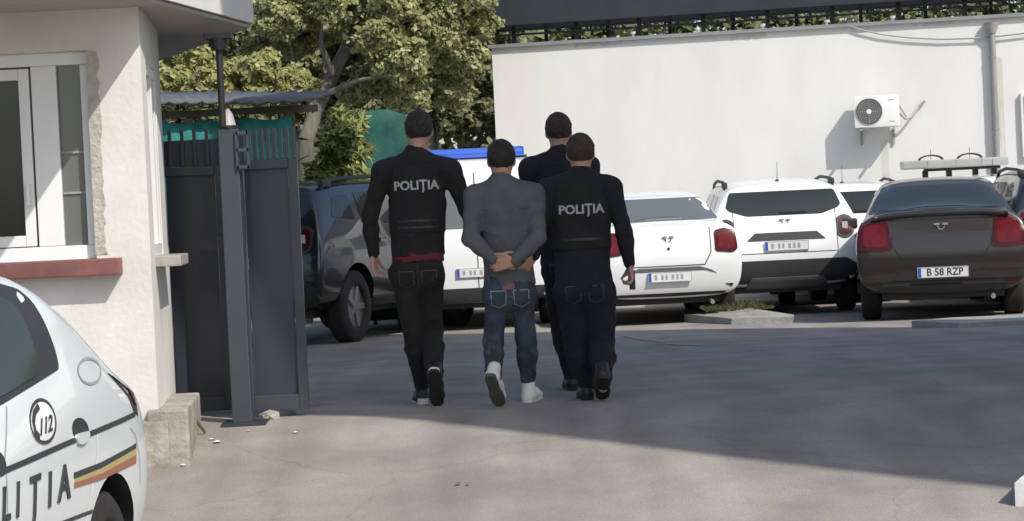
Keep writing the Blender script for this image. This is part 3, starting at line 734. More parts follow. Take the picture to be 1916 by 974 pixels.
def plate(t, bvh, cx, cz, txt=None, w=.52, h=.11, off=.012):
    # flat plate held at the foremost surface point
    ys_ = [bvh.ray_cast(Vector((cx+dx, -9, cz+dz)), Vector((0,1,0)))[0] for dx in (-w/2,0,w/2) for dz in (-h/2,0,h/2)]
    y = min(p.y for p in ys_ if p)-off
    o = bpy.data.objects.new('license_plate', None)
    pl = MB().box((cx, y, cz), (w, .008, h), bev=.003).build('license_plate', M['plate'], t)
    MB().box((cx-w/2+.022, y-.0045, cz), (.036, .002, h-.012)).build('country_band', M['plate_blue'], pl)
    m = MB()
    for dz in (-1, 1): m.box((cx, y-.0045, cz+dz*(h/2-.004)), (w-.004, .003, .005))
    for dx in (-1, 1): m.box((cx+dx*(w/2-.004), y-.0047, cz), (.005, .003, h-.016))
    m.build('border', M['ink_grey'], pl)
    if txt:
        v, f = text2d(txt, .105, cx+.02, cz, .92, .002)
        mobj('characters', [Vector((p.x, y-.0055, p.y)) for p in v], f, M['ink'], pl)
    else:
        m = MB(); x = cx-w/2+.07
        for q in (.045,0,.04,.035,0,.045,.04,.045):
            if q: m.box((x+q/2, y-.005, cz), (q*.7, .002, .055))
            x += q+.012 if q else .022
        m.build('worn_characters', M['ink_grey'], pl)
    return pl
def badge(t, y, cx, cz, s=1):
    m = MB(); m.box((cx-.035*s, y, cz+.018*s), (.05*s,.008,.018*s)); m.box((cx+.035*s, y, cz+.018*s), (.05*s,.008,.018*s))
    m.tube([Vector((cx-.035*s,y,cz+.01*s)), Vector((cx-.022*s,y,cz-.022*s)), Vector((cx,y,cz-.03*s)), Vector((cx+.022*s,y,cz-.022*s)), Vector((cx+.035*s,y,cz+.01*s))], .007*s)
    return m.build('badge', M['chrome'], t)
def ysurf(bvh, x, z): h = bvh.ray_cast(Vector((x,-9,z)), Vector((0,1,0))); return h[0].y
def zsurf(bvh, x, y): h = bvh.ray_cast(Vector((x,y,9)), Vector((0,0,-1))); return h[0].z
def outline(poly, w):
    """closed thin band around poly as list of quads polys"""
    out = []
    n = len(poly)
    for i in range(n):
        a, b = Vector(poly[i]), Vector(poly[(i+1) % n]); d = (b-a).normalized(); q = Vector((-d.y, d.x))*w/2
        out.append([a+q, a-q, b-q, b+q])
    return out
def seam(t, bvh, pts, ax, w=.007, name='panel_gap', mt='black', off=.0015, closed=False, parent=None):
    """thin dark line following the body"""
    P = []
    pts = [Vector(p) for p in pts]
    if closed: pts = pts+[pts[0]]
    for a, b in zip(pts[:-1], pts[1:]):
        k = max(1, int((b-a).length/.04)); P += [a.lerp(b, i/k) for i in range(k)]
    P.append(pts[-1]); d, fo = AX[ax]; v = []; f = []
    for i, p in enumerate(P):
        q = (P[min(i+1, len(P)-1)]-P[max(0, i-1)]); q = Vector((-q.y, q.x)).normalized()*w/2
        for s in (1, -1):
            h = bvh.ray_cast(fo(p+q*s), d)
            if h[0] is None: h = (bvh.find_nearest(fo(p+q*s)+d*8.2)[0], -d)
            nr = h[1] if h[1].dot(d) < 0 else -h[1]; v.append(h[0]+nr*off)
        if i: f.append((2*i-2, 2*i-1, 2*i+1, 2*i))
    return mobj(name, v, f, M[mt], parent or t)

def sedan(loc, rz, label, paint, style, name='parked_car', cat='car', group=None):
    Wd = 1.74; w = .885
    dt0 = [.14,.12,.05,.0,.03,.07,.10,.10,.10]
    dt1 = [-x for x in dt0]
    st = [ring(.0, w*.955, .31, 1.0, .73, 1.135, dt0), ring(.04, w*.99, .30, 1.02, .76, 1.145, [x*.8 for x in dt0]), ring(.13, w, .30, 1.02, .78, 1.15, [x*.4 for x in dt0]),
          ring(.34, w, .29, 1.02, .79, 1.15), ring(.62, w, .27, 1.01, .79, 1.15), ring(.98, w, .22, .985, .69, 1.37), ring(1.32, w, .22, .98, .64, 1.475),
          ring(1.95, w, .22, .97, .65, 1.505), ring(2.55, w, .22, .96, .63, 1.46), ring(3.15, w, .22, .95, .74, 1.07),
          ring(3.35, w, .22, .93, .76, .98), ring(4.0, w*.98, .23, .80, .72, .88), ring(4.25, w*.92, .25, .72, .66, .78, [x*.3 for x in dt1]), ring(4.38, w*.80, .28, .68, .6, .72, [x*.6 for x in dt1])]
    if style == 'police':
        st[0:7] = [ring(.0, w*.93, .27, .95, .72, 1.03, dt0), ring(.07, w*.98, .25, .98, .76, 1.05, [x*.6 for x in dt0]), ring(.34, w, .23, 1.03, .79, 1.10),
                   ring(.62, w, .22, 1.09, .815, 1.26), ring(.98, w, .22, 1.13, .785, 1.445), ring(1.32, w, .22, 1.07, .74, 1.545)]
        st[7] = ring(1.95, w, .22, .97, .72, 1.60); st[8] = ring(2.55, w, .22, .96, .69, 1.55)
    t, b = car(name, loc, rz, label, 'sedan', paint, 4.38, Wd, .31, st, (.68 if style == 'police' else .86, 3.49), cat, group)
    if style != 'police':
        D(t, b, 'rear_window', [(-.71,1.16),(.71,1.16),(.58,1.415),(-.58,1.415)], 'rear', 'glass_car' if style == 'brown' else 'glass_grey', rnd=1, step=.08)
        big = style == 'brown'
        if big: lamp = [(.50,.76),(.54,1.055),(.66,1.07),(.84,1.04),(.85,.76),(.62,.74)]
        else: lamp = [(.55,.80),(.55,1.03),(.66,1.055),(.80,1.03),(.82,.82),(.76,.78)]
        for s in (1, -1):
            q = lamp if s > 0 else mir(lamp)
            o = D(t, b, 'tail_light', q, 'rear', 'red_dark', .010, .02, rnd=1)
            cx = sum(p[0] for p in q)/len(q); cz = sum(p[1] for p in q)/len(q)
            D(t, b, 'lens', [(cx+(x-cx)*.72, cz+(z-cz)*.72) for x, z in q], 'rear', 'red_lens', .014, .008, rnd=1, sub_parent=o)
        seam(t, b, [(-.50,1.07),(-.50,.80),(-.42,.66),(.42,.66),(.50,.80),(.50,1.07)], 'rear', .012)
        if big:
            sv = []; sf = []
            for i in range(25):
                x = -.68+1.36*i/24; q = (x/.68)**2; y = ysurf(b, x*.97, 1.03); z = 1.125-.035*q*q
                sv += [(x, y-.015, z-.035), (x, y-.03, z), (x, y-.02, z+.018), (x, y+.20, z+.012), (x, y+.22, z-.04)]
                if i: sf += [((i-1)*5+k, (i-1)*5+(k+1) % 5, i*5+(k+1) % 5, i*5+k) for k in range(5)]
            sf += [(0,1,2,3,4), (124,123,122,121,120)]
            mobj('spoiler', sv, sf, M['paint_brown'], t, True)
            D(t, b, 'bumper_insert', [(-.52,.44),(.52,.44),(.38,.58),(.2,.62),(-.2,.62),(-.38,.58)], 'rear', 'paint_brown', .008, .02)
            seam(t, b, [(-.80,.42),(.80,.42)], 'rear', .02, 'bumper_crease')
            D(t, b, 'bumper_lower', [(-.78,.30),(.78,.30),(.80,.39),(-.80,.39)], 'rear', 'plastic', .012, .03, rnd=1)
            plate(t, b, 0, .51, 'B 58 RZP')
            y = ysurf(b, 0, .98)-.006; badge(t, y, 0, .985, 1.2)
            for s in (1,-1): D(t, b, 'reflector', rect(s*.70-.07, .385, s*.70+.07, .41), 'rear', 'red_dark', .008, .012)
        else:
            D(t, b, 'bumper_recess', [(-.50,.60),(-.36,.645),(.36,.645),(.50,.60),(.56,.56),(.42,.60),(-.42,.60),(-.56,.56)], 'rear', 'grille', .004, .012)
            for s in (1,-1):
                q = [(s*.66,.44),(s*.84,.44),(s*.80,.37)]; D(t, b, 'bumper_vent', q if s > 0 else q[::-1], 'rear', 'plastic', .006, .014)
            D(t, b, 'bumper_lower', [(-.70,.30),(.70,.30),(.76,.36),(-.76,.36)], 'rear', 'plastic', .006, .02, rnd=1)
            plate(t, b, 0, .54)
            y = ysurf(b, 0, .95)-.006; badge(t, y, 0, .96, 1.15)
            MB().cyl((0,ysurf(b,0,.85)-.004,.85),(0,ysurf(b,0,.85)+.02,.85), .018).build('lock', M['ink'], t)
        MB().cyl((.5, .06, .24), (.5, .22, .25), .025).build('exhaust', M['zinc'], t)
    for s, ax in ((1,'right'),(-1,'left')):
        if style == 'police' and s < 0: continue
        D(t, b, 'side_window', [(1.22,1.05),(1.98,1.035),(1.98,1.38),(1.42,1.36)], ax, 'glass_car', rnd=1, step=.09)
        D(t, b, 'side_window', [(2.06,1.035),(2.86,1.02),(2.72,1.24),(2.40,1.37),(2.06,1.385)], ax, 'glass_car', rnd=1, step=.09)
        seam(t, b, [(2.02,1.40),(2.02,.32)], ax); seam(t, b, [(1.22,1.03),(1.15,.75)], ax); seam(t, b, [(2.95,.98),(2.98,.34),(1.45,.34)], ax)
        m = MB(); x = s*(w+.002)
        for y_ in (1.45, 2.25): MB().box((x, y_, .90), (.03, .16, .035), bev=.01).build('door_handle', M[paint], t)
        MB().box((s*(w+.09), 2.98, 1.02), (.18,.09,.12), bev=.03).build('mirror', M[paint], t)
    D(t, b, 'windscreen', [(-.66,1.08),(.66,1.08),(.54,1.44),(-.54,1.44)], 'front', 'glass_car', rnd=1, step=.09)
    for s in (1,-1): 
        q = [(s*.5,.60),(s*.80,.60),(s*.80,.74),(s*.5,.70)]; D(t, b, 'headlight', q, 'front', 'clear_lens', .006, .02, rnd=1)
    D(t, b, 'grille', [(-.4,.56),(.4,.56),(.36,.66),(-.36,.66)], 'front', 'plastic', .006, .02)
    return t, b

def suv(loc, rz, label, paint, name='parked_suv', group='sport utility cars in the yard', rails=True):
    Wd = 1.80; w = .915
    dt0 = [.12,.10,.03,.0,.05,.10,.34,.44,.46]
    st = [ring(.0, w*.955, .36, 1.06, .64, 1.45, dt0), ring(.06, w*.995, .34, 1.07, .68, 1.505, [a*.88 for a in dt0]),
          ring(.40, w, .31, 1.06, .71, 1.535, [0,0,0,0,.05,.08,.25,.35,.35]), ring(1.1, w, .30, 1.05, .72, 1.56), ring(1.9, w, .30, 1.03, .73, 1.575), ring(2.5, w, .30, 1.01, .71, 1.54),
          ring(3.1, w, .30, 1.00, .76, 1.17), ring(3.3, w, .30, 1.0, .80, 1.08), ring(3.95, w*.98, .33, .95, .78, 1.02), ring(4.2, w*.93, .36, .86, .7, .92, [-.03]*9), ring(4.34, w*.82, .38, .8, .62, .84, [-.06]*9)]
    t, b = car(name, loc, rz, label, 'suv', paint, 4.34, Wd, .345, st, (.84, 3.51), 'car', group)
    D(t, b, 'rear_window', [(-.68,1.25),(-.62,1.425),(.62,1.425),(.68,1.25),(.64,1.21),(.44,1.145),(-.44,1.145),(-.64,1.21)], 'rear', 'glass_car', rnd=1, step=.07)
    lamp = [(.60,.89),(.60,1.09),(.69,1.13),(.79,1.09),(.80,.90),(.70,.85)]
    for s in (1,-1):
        q = lamp if s > 0 else mir(lamp)
        o = D(t, b, 'tail_light', q, 'rear', 'plastic', .012, .025, rnd=2)
        cx = s*.70
        D(t, b, 'lens', [(cx+(x-cx)*.74, .99+(z-.99)*.74) for x, z in q], 'rear', 'red_dark', .016, .01, rnd=2, sub_parent=o)
        y = ysurf(b, cx, .99)-.02
        MB().box((cx-s*.005, y, 1.0), (.07,.01,.09), bev=.008).build('reflector', M['clear_lens'], o)
    D(t, b, 'trim_strip', [(-.46,.865),(.46,.865),(.36,.95),(-.36,.95)], 'rear', 'plastic', .01, .02)
    plate(t, b, 0, .80)
    badge(t, ysurf(b, 0, 1.075)-.008, 0, 1.075, 1.1)
    D(t, b, 'bumper', [(-.86,.30),(.86,.30),(.88,.52),(.70,.64),(-.70,.64),(-.88,.52)], 'rear', 'plastic', .014, .04, rnd=1)
    D(t, b, 'bumper_guard', [(-.50,.33),(.50,.33),(.42,.45),(-.42,.45)], 'rear', 'grille', .024, .03)
    seam(t, b, [(-.60,1.22),(-.60,.72),(.60,.72),(.60,1.22)], 'rear', .009)
    MB().box((.10, ysurf(b,.1,1.175)-.012, 1.175), (.30,.014,.018)).build('wiper', M['black'], t)
    for s, ax in ((1,'right'),(-1,'left')):
        D(t, b, 'side_window', [(.50,1.20),(.98,1.16),(.98,1.41),(.66,1.385)], ax, 'glass_car', rnd=1, step=.09)
        D(t, b, 'side_window', [(1.10,1.13),(1.90,1.11),(1.90,1.435),(1.14,1.425)], ax, 'glass_car', rnd=1, step=.09)
        D(t, b, 'side_window', [(1.98,1.11),(2.80,1.09),(2.66,1.30),(2.36,1.42),(1.98,1.435)], ax, 'glass_car', rnd=1, step=.09)
        seam(t, b, [(1.94,1.43),(1.94,.42)], ax); seam(t, b, [(2.9,1.05),(2.95,.42),(1.4,.42)], ax)
        m = MB(); x = s*(w+.004)
        for y_ in (1.42, 2.2): MB().box((x, y_, .96), (.03,.17,.035), bev=.01).build('door_handle', M[paint], t)
        MB().box((s*(w+.10), 2.95, 1.10), (.2,.1,.15), bev=.035).build('mirror', M['plastic'], t)
        D(t, b, 'sill_trim', [(1.25,.30),(3.05,.30),(3.05,.42),(1.25,.42)], ax, 'plastic', .012, .03)
        if rails:
            xr_ = s*.64; m = MB(); z0 = zsurf(b, xr_, .75)
            pts = [Vector((xr_, .60, z0-.03)), Vector((xr_, .72, z0+.055)), Vector((xr_, 1.0, zsurf(b,xr_,1.0)+.055)), Vector((xr_, 1.7, zsurf(b,xr_,1.7)+.06)), Vector((xr_, 2.2, zsurf(b,xr_,2.2)+.05)), Vector((xr_, 2.42, zsurf(b,xr_,2.42)-.01))]
            m.tube(pts, .019, 10); m.box((xr_, .70, z0+.03), (.06,.2,.075), bev=.02); m.build('roof_rail', M['plastic'], t, True)
    D(t, b, 'windscreen', [(-.68,1.18),(.68,1.18),(.60,1.52),(-.60,1.52)], 'front', 'glass_car', rnd=1, step=.09)
    for s in (1,-1):
        q = [(s*.5,.80),(s*.78,.80),(s*.78,.92),(s*.5,.90)]; D(t, b, 'headlight', q, 'front', 'clear_lens', .006, .02, rnd=1)
    D(t, b, 'grille', [(-.45,.74),(.45,.74),(.42,.88),(-.42,.88)], 'front', 'plastic', .006, .02)
    zt = zsurf(b, 0, .75)
    MB().cyl((0,.75,zt-.005),(0,.75,zt+.02), .03, .015).cyl((0,.75,zt),(0,.68,zt+.22), .0045, .003, 6).build('antenna', M['black'], t)
    return t, b

def bigger(t, k): t.scale = (k, k, k)
def place(px, py, Y, rz, half):   # rear-centre ground position of a car whose rear axle line is at depth Y
    p = W(px, py, Y); return (p.x, Y, GZ(Y))
# dark brown sedan, right
p = W(1757, 590, 22.3); t, b = sedan((p.x, 22.0, GZ(23.2)), R(-10), 'dark brown sedan with red rear lights parked on the right of the yard', 'paint_brown', 'brown', group='sedans parked in the yard')
# white sedan
p = W(1256, 590, 24.2); t, b = sedan((p.x, 24.1, GZ(25)), R(3), 'white sedan parked beside the white utility car, behind the right officer', 'paint_white', 'white', group='sedans parked in the yard'); t.scale = (.96, 1, 1.02)
# white utility cars
p = W(1470, 590, 25.4); suv((p.x, 25.0, GZ(26)), R(-1), 'white utility car with black bumper parked between the white and brown sedans', 'paint_white')[0].scale = (1, 1, 1.03)
p = W(1582, 585, 27.6); suv((p.x, 27.0, GZ(27)), R(-4), 'white utility car half hidden behind the other white utility car', 'paint_white')
p = W(1865, 585, 27.5); t, b = suv((p.x, 26.9, GZ(27)), R(-4), 'white utility car with big roof light bar behind the brown sedan', 'paint_white', rails=False)
lx = W(1790,300,27.9).x
# roof light rig stands on that car: part of it
zb_ = zsurf(b, 0, 1.4)
def tl(px, py, yl):   # target pixel to the car's local frame (rotation ignored, tiny)
    q = W(px, py, 26.9+yl); return t.matrix_basis.inverted() @ Vector((q.x, 26.9+yl, q.z))
c = tl(1785, 305, 1.4); c0 = tl(1690, 305, 1.4); c1 = tl(1886, 305, 1.4)
hw_ = (c1.x-c0.x)/2; cz_ = c.z
bar_ = MB().box((c.x, 1.4, cz_), (2*hw_, .34, .11), bev=.02).build('light_bar', M['light_bar'], t)
m = MB()
for dx in (-.52, 0.02, .5): m.box((c.x+dx*hw_, 1.4-.172, cz_+.002), (.01,.006,.10))
m.build('joint', M['ink_grey'], bar_)
MB().box((c.x+.1, 1.4, cz_-.075), (2*hw_*.72, .16, .035), bev=.01).build('base', M['black'], bar_)
m = MB()
for dx in (-.55,-.1,.4,.75): m.box((c.x+dx*hw_, 1.4, (cz_-.09+zb_)/2-.01), (.07,.08,max(.03,cz_-.09-zb_+.03)))
m.build('foot', M['black'], bar_)
for dx in (-.42, .32):
    m = MB(); cx_ = c.x+dx*hw_; pr_ = [Vector((cx_+.155*cos(a), 1.4-.12*sin(a)*0, cz_+.055+.065*sin(a))) for a in np.linspace(0, pi, 15)]
    m.tube(pr_, .009); m.tube([q+Vector((0,.14,0)) for q in pr_], .009); m.cyl((cx_,1.47,cz_+.06),(cx_,1.47,cz_+.20), .004, n=6); m.build('hoop', M['plastic'], bar_)
# dark car at the far right edge
p = W(1990, 590, 23.4); suv((p.x+.27, 23.0, GZ(24)), R(-4), 'dark utility car at the right edge, only its left flank showing', 'paint_navy')
# dark utility car at left
t, b = suv((-2.93, 22.95, GZ(24)), R(-23), 'dark blue utility car seen from its right rear corner just beyond the open gate', 'paint_navy'); t.scale = (1.07, 1.07, 1.16)

# white police van behind the walkers
def van(loc, rz):
    w = 1.0; dt0 = [.06,.05,.02,0,.01,.03,.10,.13,.13]
    st = [ring(0, w*.93, .34, 1.1, .80, 1.92, dt0), ring(.12, w, .32, 1.1, .86, 1.99, [a*.5 for a in dt0]), ring(.6, w, .30, 1.1, .88, 2.02), ring(2.4, w, .30, 1.1, .88, 2.02), ring(3.6, w, .30, 1.1, .86, 1.96),
          ring(4.25, w, .30, 1.05, .84, 1.25), ring(4.8, w*.96, .32, .85, .78, 1.0), ring(5.0, w*.86, .36, .75, .66, .84)]
    t, b = car('police_van', loc, rz, 'white police van with blue roof lights far behind the walking people', 'van', 'paint_white', 5, 1.98, .33, st, (.95, 4.1), 'van')
    for s in (1,-1):
        q = [(s*.08,1.20),(s*.80,1.20),(s*.74,1.72),(s*.08,1.72)]; D(t, b, 'rear_window', q, 'rear', 'glass_grey', rnd=1)
        q = [(s*.84,.70),(s*.95,.70),(s*.93,1.15),(s*.84,1.15)]; D(t, b, 'tail_light', q, 'rear', 'red_lens', .008, .02)
    seam(t, b, [(0,1.85),(0,.5)], 'rear', .012)
    D(t, b, 'bumper', [(-.88,.34),(.88,.34),(.90,.50),(-.90,.50)], 'rear', 'plastic', .012, .03)
    plate(t, b, 0, .68)
    for s, ax in ((1,'right'),(-1,'left')): D(t, b, 'side_window', [(2.6,1.2),(3.5,1.2),(3.4,1.75),(2.6,1.78)], ax, 'glass_car', rnd=1); D(t, b, 'side_window', [(.4,1.2),(1.4,1.2),(1.4,1.78),(.4,1.75)], ax, 'glass_car', rnd=1)
    D(t, b, 'windscreen', [(-.76,1.3),(.76,1.3),(.70,1.85),(-.70,1.85)], 'front', 'glass_car', rnd=1)
    lb_ = MB().box((0,.9,2.10), (1.3,.28,.12), bev=.03).build('light_bar', M['blue_light'], t, True)
    MB().box((0,.9,2.04), (1.36,.22,.03)).build('base', M['black'], lb_)
p = W(905, 590, 27.6); van((p.x, 25.0, GZ(26)), R(3))

# near police car, its nose towards the camera
phi = R(5.5)
cr = Vector((-1.575, 8.83)); fx = Vector((-sin(phi), -cos(phi))); lf = Vector((cos(phi), -sin(phi)))   # forward, and towards its left side
rc = cr - lf*.80
rzp = math.atan2(-fx.x, fx.y)
t, b = sedan((rc.x, rc.y, -.45), rzp, 'white police car with POLIȚIA lettering and striped flank in the left foreground', 'paint_police', 'police', name='police_car', cat='police car')
Mi = (Matrix.Translation((rc.x, rc.y, -.45)) @ Matrix.Rotation(rzp, 4, 'Z')).inverted()
def side(px, py):       # pixel -> (t, z) on the left flank
    o = Mi @ Vector((0,0,CAMZ)); d = (Mi.to_3x3() @ (_f + _r*((px-CX)/FPX) - _u*((py-CY)/FPX)))
    h = b.ray_cast(o, d)
    if h[0] is None:
        k = (-.885-o.x)/d.x; q = o+d*k; return Vector((q.y, q.z))
    return Vector((h[0].y, h[0].z))
def SD(name, px, mt, rnd=0, off=.003, th=.006, step=.05, sp_=None): return D(t, b, name, [side(*q) for q in px], 'left', mt, off, th, step, rnd, sub_parent=sp_)
SD('quarter_frame', [(-60,520),(0,531),(32,540),(58,562),(84,605),(103,655),(111,690),(5,756),(-60,792)], 'plastic', 1, .002, .010, .06)
SD('side_window', [(-60,545),(0,556),(28,572),(50,615),(66,668),(70,700),(8,738),(-60,772)], 'glass_green', 1, .007, .010, .06)
D(t, b, 'side_window', [(2.5,1.05),(3.0,1.03),(2.9,1.2),(2.5,1.36)], 'left', 'glass_car', .006, .01, .07, 1)
def px_line(name, pts, mt, w=.012, off=.003): return seam(t, b, [side(*q) for q in pts], 'left', w, name, mt, off)
px_line('flank_line', [(-60,915),(0,884),(60,858),(125,829),(190,802),(252,774)], 'ink', .020)
px_line('flank_line', [(60,1000),(120,976),(172,956)], 'ink', .014)
px_line('panel_gap', [(181,800),(182,850),(172,910),(158,985)], 'pvc', .012, .002)
px_line('panel_gap', [(12,760),(8,860),(12,1000)], 'ink_grey', .008, .002)
def band(name, p0, p1, mt): SD(name, [p0[0], p1[0], p1[1], p0[1]], mt, 0, .0025, .006, .04)
SD('flag_stripe', [(138,884),(190,864),(254,829),(254,838),(190,875),(138,896)], 'ink', 0, .003, .006)
SD('flag_stripe', [(138,896),(190,875),(254,838),(254,850),(190,885),(138,903)], 'decal_yellow', 0, .003, .006)
SD('flag_stripe', [(138,903),(190,885),(254,850),(254,866),(190,897),(138,913)], 'decal_red', 0, .003, .006)
def ell(cx, cy, rx, ry, tilt=0, n=28): return [(cx+rx*cos(a)*cos(tilt)-ry*sin(a)*sin(tilt), cy+rx*cos(a)*sin(tilt)+ry*sin(a)*cos(tilt)) for a in np.linspace(0, 2*pi, n, endpoint=False)]
def ringd(name, e, mt, w, off=.004): return seam(t, b, [side(*q) for q in e], 'left', w, name, mt, off, closed=True)
ringd('fuel_flap', ell(166,694,21,24,-.35), 'ink_grey', .010)
em = SD('emergency_emblem', ell(78,788,25,41,-.12), 'paint_white', 0, .003, .006)
ringd('ring', ell(78,788,24,40,-.12), 'ink', .012, .005)
# letters: laid out flat, then wrapped on the flank
def ptext(txt, c, ux, uy, name, parent=None, mt='ink', bold=.01, grp=None):
    v, f = text2d(txt, 1.0, 0, 0, 1, bold)
    q = [side(c[0]+p.x*ux[0]+p.y*uy[0], c[1]+p.x*ux[1]+p.y*uy[1]) for p in v]
    return decal(name, b, None, 'left', M[mt], parent or t, .0055, .007, tri=(q, f))
for ch, cx_, cy_ in (('A',119,906),('I',92,919),('Ț',64,930),('I',32,938),('L',10,946),('O',-30,966),('P',-75,985)):
    ptext(ch, (cx_, cy_), (33 if ch != 'I' else 30, -14), (2,-92), 'letter', bold=.025)
ptext('112', (84,797), (17,-7), (1,-44), 'digits', em, bold=.02)
px_a = [(70,760),(62,772),(60,790),(64,808),(72,818)]
seam(t, b, [side(*q) for q in px_a], 'left', .022, 'handset', 'ink', .006, parent=em)
SD('handle_recess', ell(150,804,15,23,-.2), 'plastic', 0, .003, .008)
SD('door_handle', [(138,816),(143,811),(162,806),(164,816),(158,827),(150,832),(142,829)], 'paint_police', 1, .011, .013)
SD('handle_recess', ell(-3,868,13,24,-.2), 'plastic', 0, .003, .008)
o = SD('tail_light', [(221,697),(233,704),(246,728),(254,755),(257,778),(249,768),(239,742)], 'plastic', 0, .004, .014)
SD('lens', [(228,705),(236,713),(246,736),(251,758),(247,752),(238,730)], 'red_dark', 0, .010, .010, sp_=o)
px_line('bumper_gap', [(243,800),(252,812),(260,850),(262,905)], 'ink_grey', .006, .002)

# ------------------------------------------------------------------ people
class Field:
    def __init__(s, lo, hi, h):
        s.lo = np.array(lo, float); s.h = h; s.n = np.ceil((np.array(hi)-s.lo)/h).astype(int)+1
        s.D = np.full(s.n, .5, np.float32); s.ax = [s.lo[i]+h*np.arange(s.n[i]) for i in range(3)]
    def sub(s, lo, hi):
        a = np.clip(np.floor((np.array(lo)-s.lo)/s.h).astype(int), 0, s.n-1); b_ = np.clip(np.ceil((np.array(hi)-s.lo)/s.h).astype(int)+1, 1, s.n)
        sl_ = tuple(slice(a[i], b_[i]) for i in range(3))
        g = np.meshgrid(*[s.ax[i][sl_[i]] for i in range(3)], indexing='ij'); return sl_, g
    def _mix(s, sl_, d, k, op):
        D_ = s.D[sl_]
        if op == 'sub': d = -d; h = np.clip(.5-.5*(D_-d)/max(k,1e-5), 0, 1); s.D[sl_] = D_*(1-h)+d*h+k*h*(1-h); return
        h = np.clip(.5+.5*(D_-d)/max(k,1e-5), 0, 1); s.D[sl_] = D_*(1-h)+d*h-k*h*(1-h)
    def cone(s, a, b_, ra, rb, k=.02, sy=1.0, op='add'):
        a, b_ = np.array(a, float), np.array(b_, float); m = max(ra, rb)+k+.03
        sl_, (X, Y_, Z) = s.sub(np.minimum(a, b_)-m, np.maximum(a, b_)+m)
        d = b_-a; d2 = d.copy(); d2[1] /= sy; L = max(d2@d2, 1e-9)
        px, py, pz = X-a[0], (Y_-a[1])/sy, Z-a[2]
        t_ = np.clip((px*d2[0]+py*d2[1]+pz*d2[2])/L, 0, 1)
        q = np.sqrt((px-t_*d2[0])**2+(py-t_*d2[1])**2+(pz-t_*d2[2])**2)-(ra+(rb-ra)*t_)
        s._mix(sl_, (q*(sy if sy < 1 else 1)).astype(np.float32), k, op); return s
    def ell(s, c, r, k=.01, op='add'):
        c = np.array(c, float); r = np.array(r, float); m = r.max()+k+.02
        sl_, (X, Y_, Z) = s.sub(c-m, c+m)
        q = (np.sqrt(((X-c[0])/r[0])**2+((Y_-c[1])/r[1])**2+((Z-c[2])/r[2])**2)-1)*r.min()
        s._mix(sl_, q.astype(np.float32), k, op); return s
    def wrinkle(s, amp, f=26, seed=0):
        X, Y_, Z = np.meshgrid(*s.ax, indexing='ij')
        a = 1.6*np.sin(X*13+seed)+1.3*np.sin(Y_*15+seed*2)+1.1*np.sin(Z*9+seed*3); c = 1.2*np.sin(X*19-Z*11+seed)+np.sin(Y_*17+Z*7)
        r1 = 1-np.abs(np.sin(Z*f*.62+X*f*.38+a)); r2 = 1-np.abs(np.sin(Z*f*.45-X*f*.5+Y_*f*.3+c+seed)); r3 = 1-np.abs(np.sin(Z*f*1.3+X*f*.2+1.5*a))
        m = .5+.5*np.sin(Z*6.5+X*5+seed*1.7)
        s.D -= (amp*(1.5*m*r1**2+1.5*(1-m)*r2**2+.6*r3**3-.9)).astype(np.float32); return s
    def clip(s, fn):
        X, Y_, Z = np.meshgrid(*s.ax, indexing='ij'); s.D = np.maximum(s.D, fn(X, Y_, Z).astype(np.float32)); return s
    def mesh(s):
        D_ = s.D; I = D_ < 0; nx_, ny_, nz_ = [q-1 for q in D_.shape]
        P = np.zeros((nx_, ny_, nz_, 3), np.float32); C = np.zeros((nx_, ny_, nz_), np.float32)
        off = [(i,j,k) for i in (0,1) for j in (0,1) for k in (0,1)]
        g = lambda o: D_[o[0]:o[0]+nx_, o[1]:o[1]+ny_, o[2]:o[2]+nz_]
        for o in off:
            for ax in range(3):
                if o[ax]: continue
                q = list(o); q[ax] = 1; a, b_ = g(o), g(q); cr_ = (a < 0) != (b_ < 0)
                t_ = np.where(cr_, a/np.where(cr_, a-b_, 1), 0)
                for c in range(3): P[..., c] += np.where(cr_, (t_ if c == ax else o[c]), 0)
                C += cr_
        m = C > 0; ids = -np.ones(C.shape, np.int64); ids[m] = np.arange(m.sum())
        ii = np.argwhere(m); V = (ii+P[m]/C[m][:,None])*s.h+s.lo; F = []
        for ax in range(3):
            u, w_ = [(1,2),(2,0),(0,1)][ax]
            a = np.take(I, range(0, D_.shape[ax]-1), ax); b_ = np.take(I, range(1, D_.shape[ax]), ax)
            e = np.argwhere(a != b_); e = e[(e[:,u] > 0) & (e[:,w_] > 0) & (e[:,u] < ids.shape[u]) & (e[:,w_] < ids.shape[w_])]
            def gi(du, dw): q = e.copy(); q[:,u] -= du; q[:,w_] -= dw; return ids[q[:,0], q[:,1], q[:,2]]
            Q = np.stack([gi(0,0), gi(1,0), gi(1,1), gi(0,1)], 1); fl = a[tuple(e.T)]
            Q[~fl] = Q[~fl][:, ::-1]; F.append(Q)
        return V, np.concatenate(F)
def fmesh(name, fld, m, parent, **k):
    V, F = fld.mesh(); me = bpy.data.meshes.new(name); me.from_pydata(V.tolist(), [], F.tolist()); me.materials.append(m); me.shade_smooth()
    return link(bpy.data.objects.new(name, me), parent, **k)
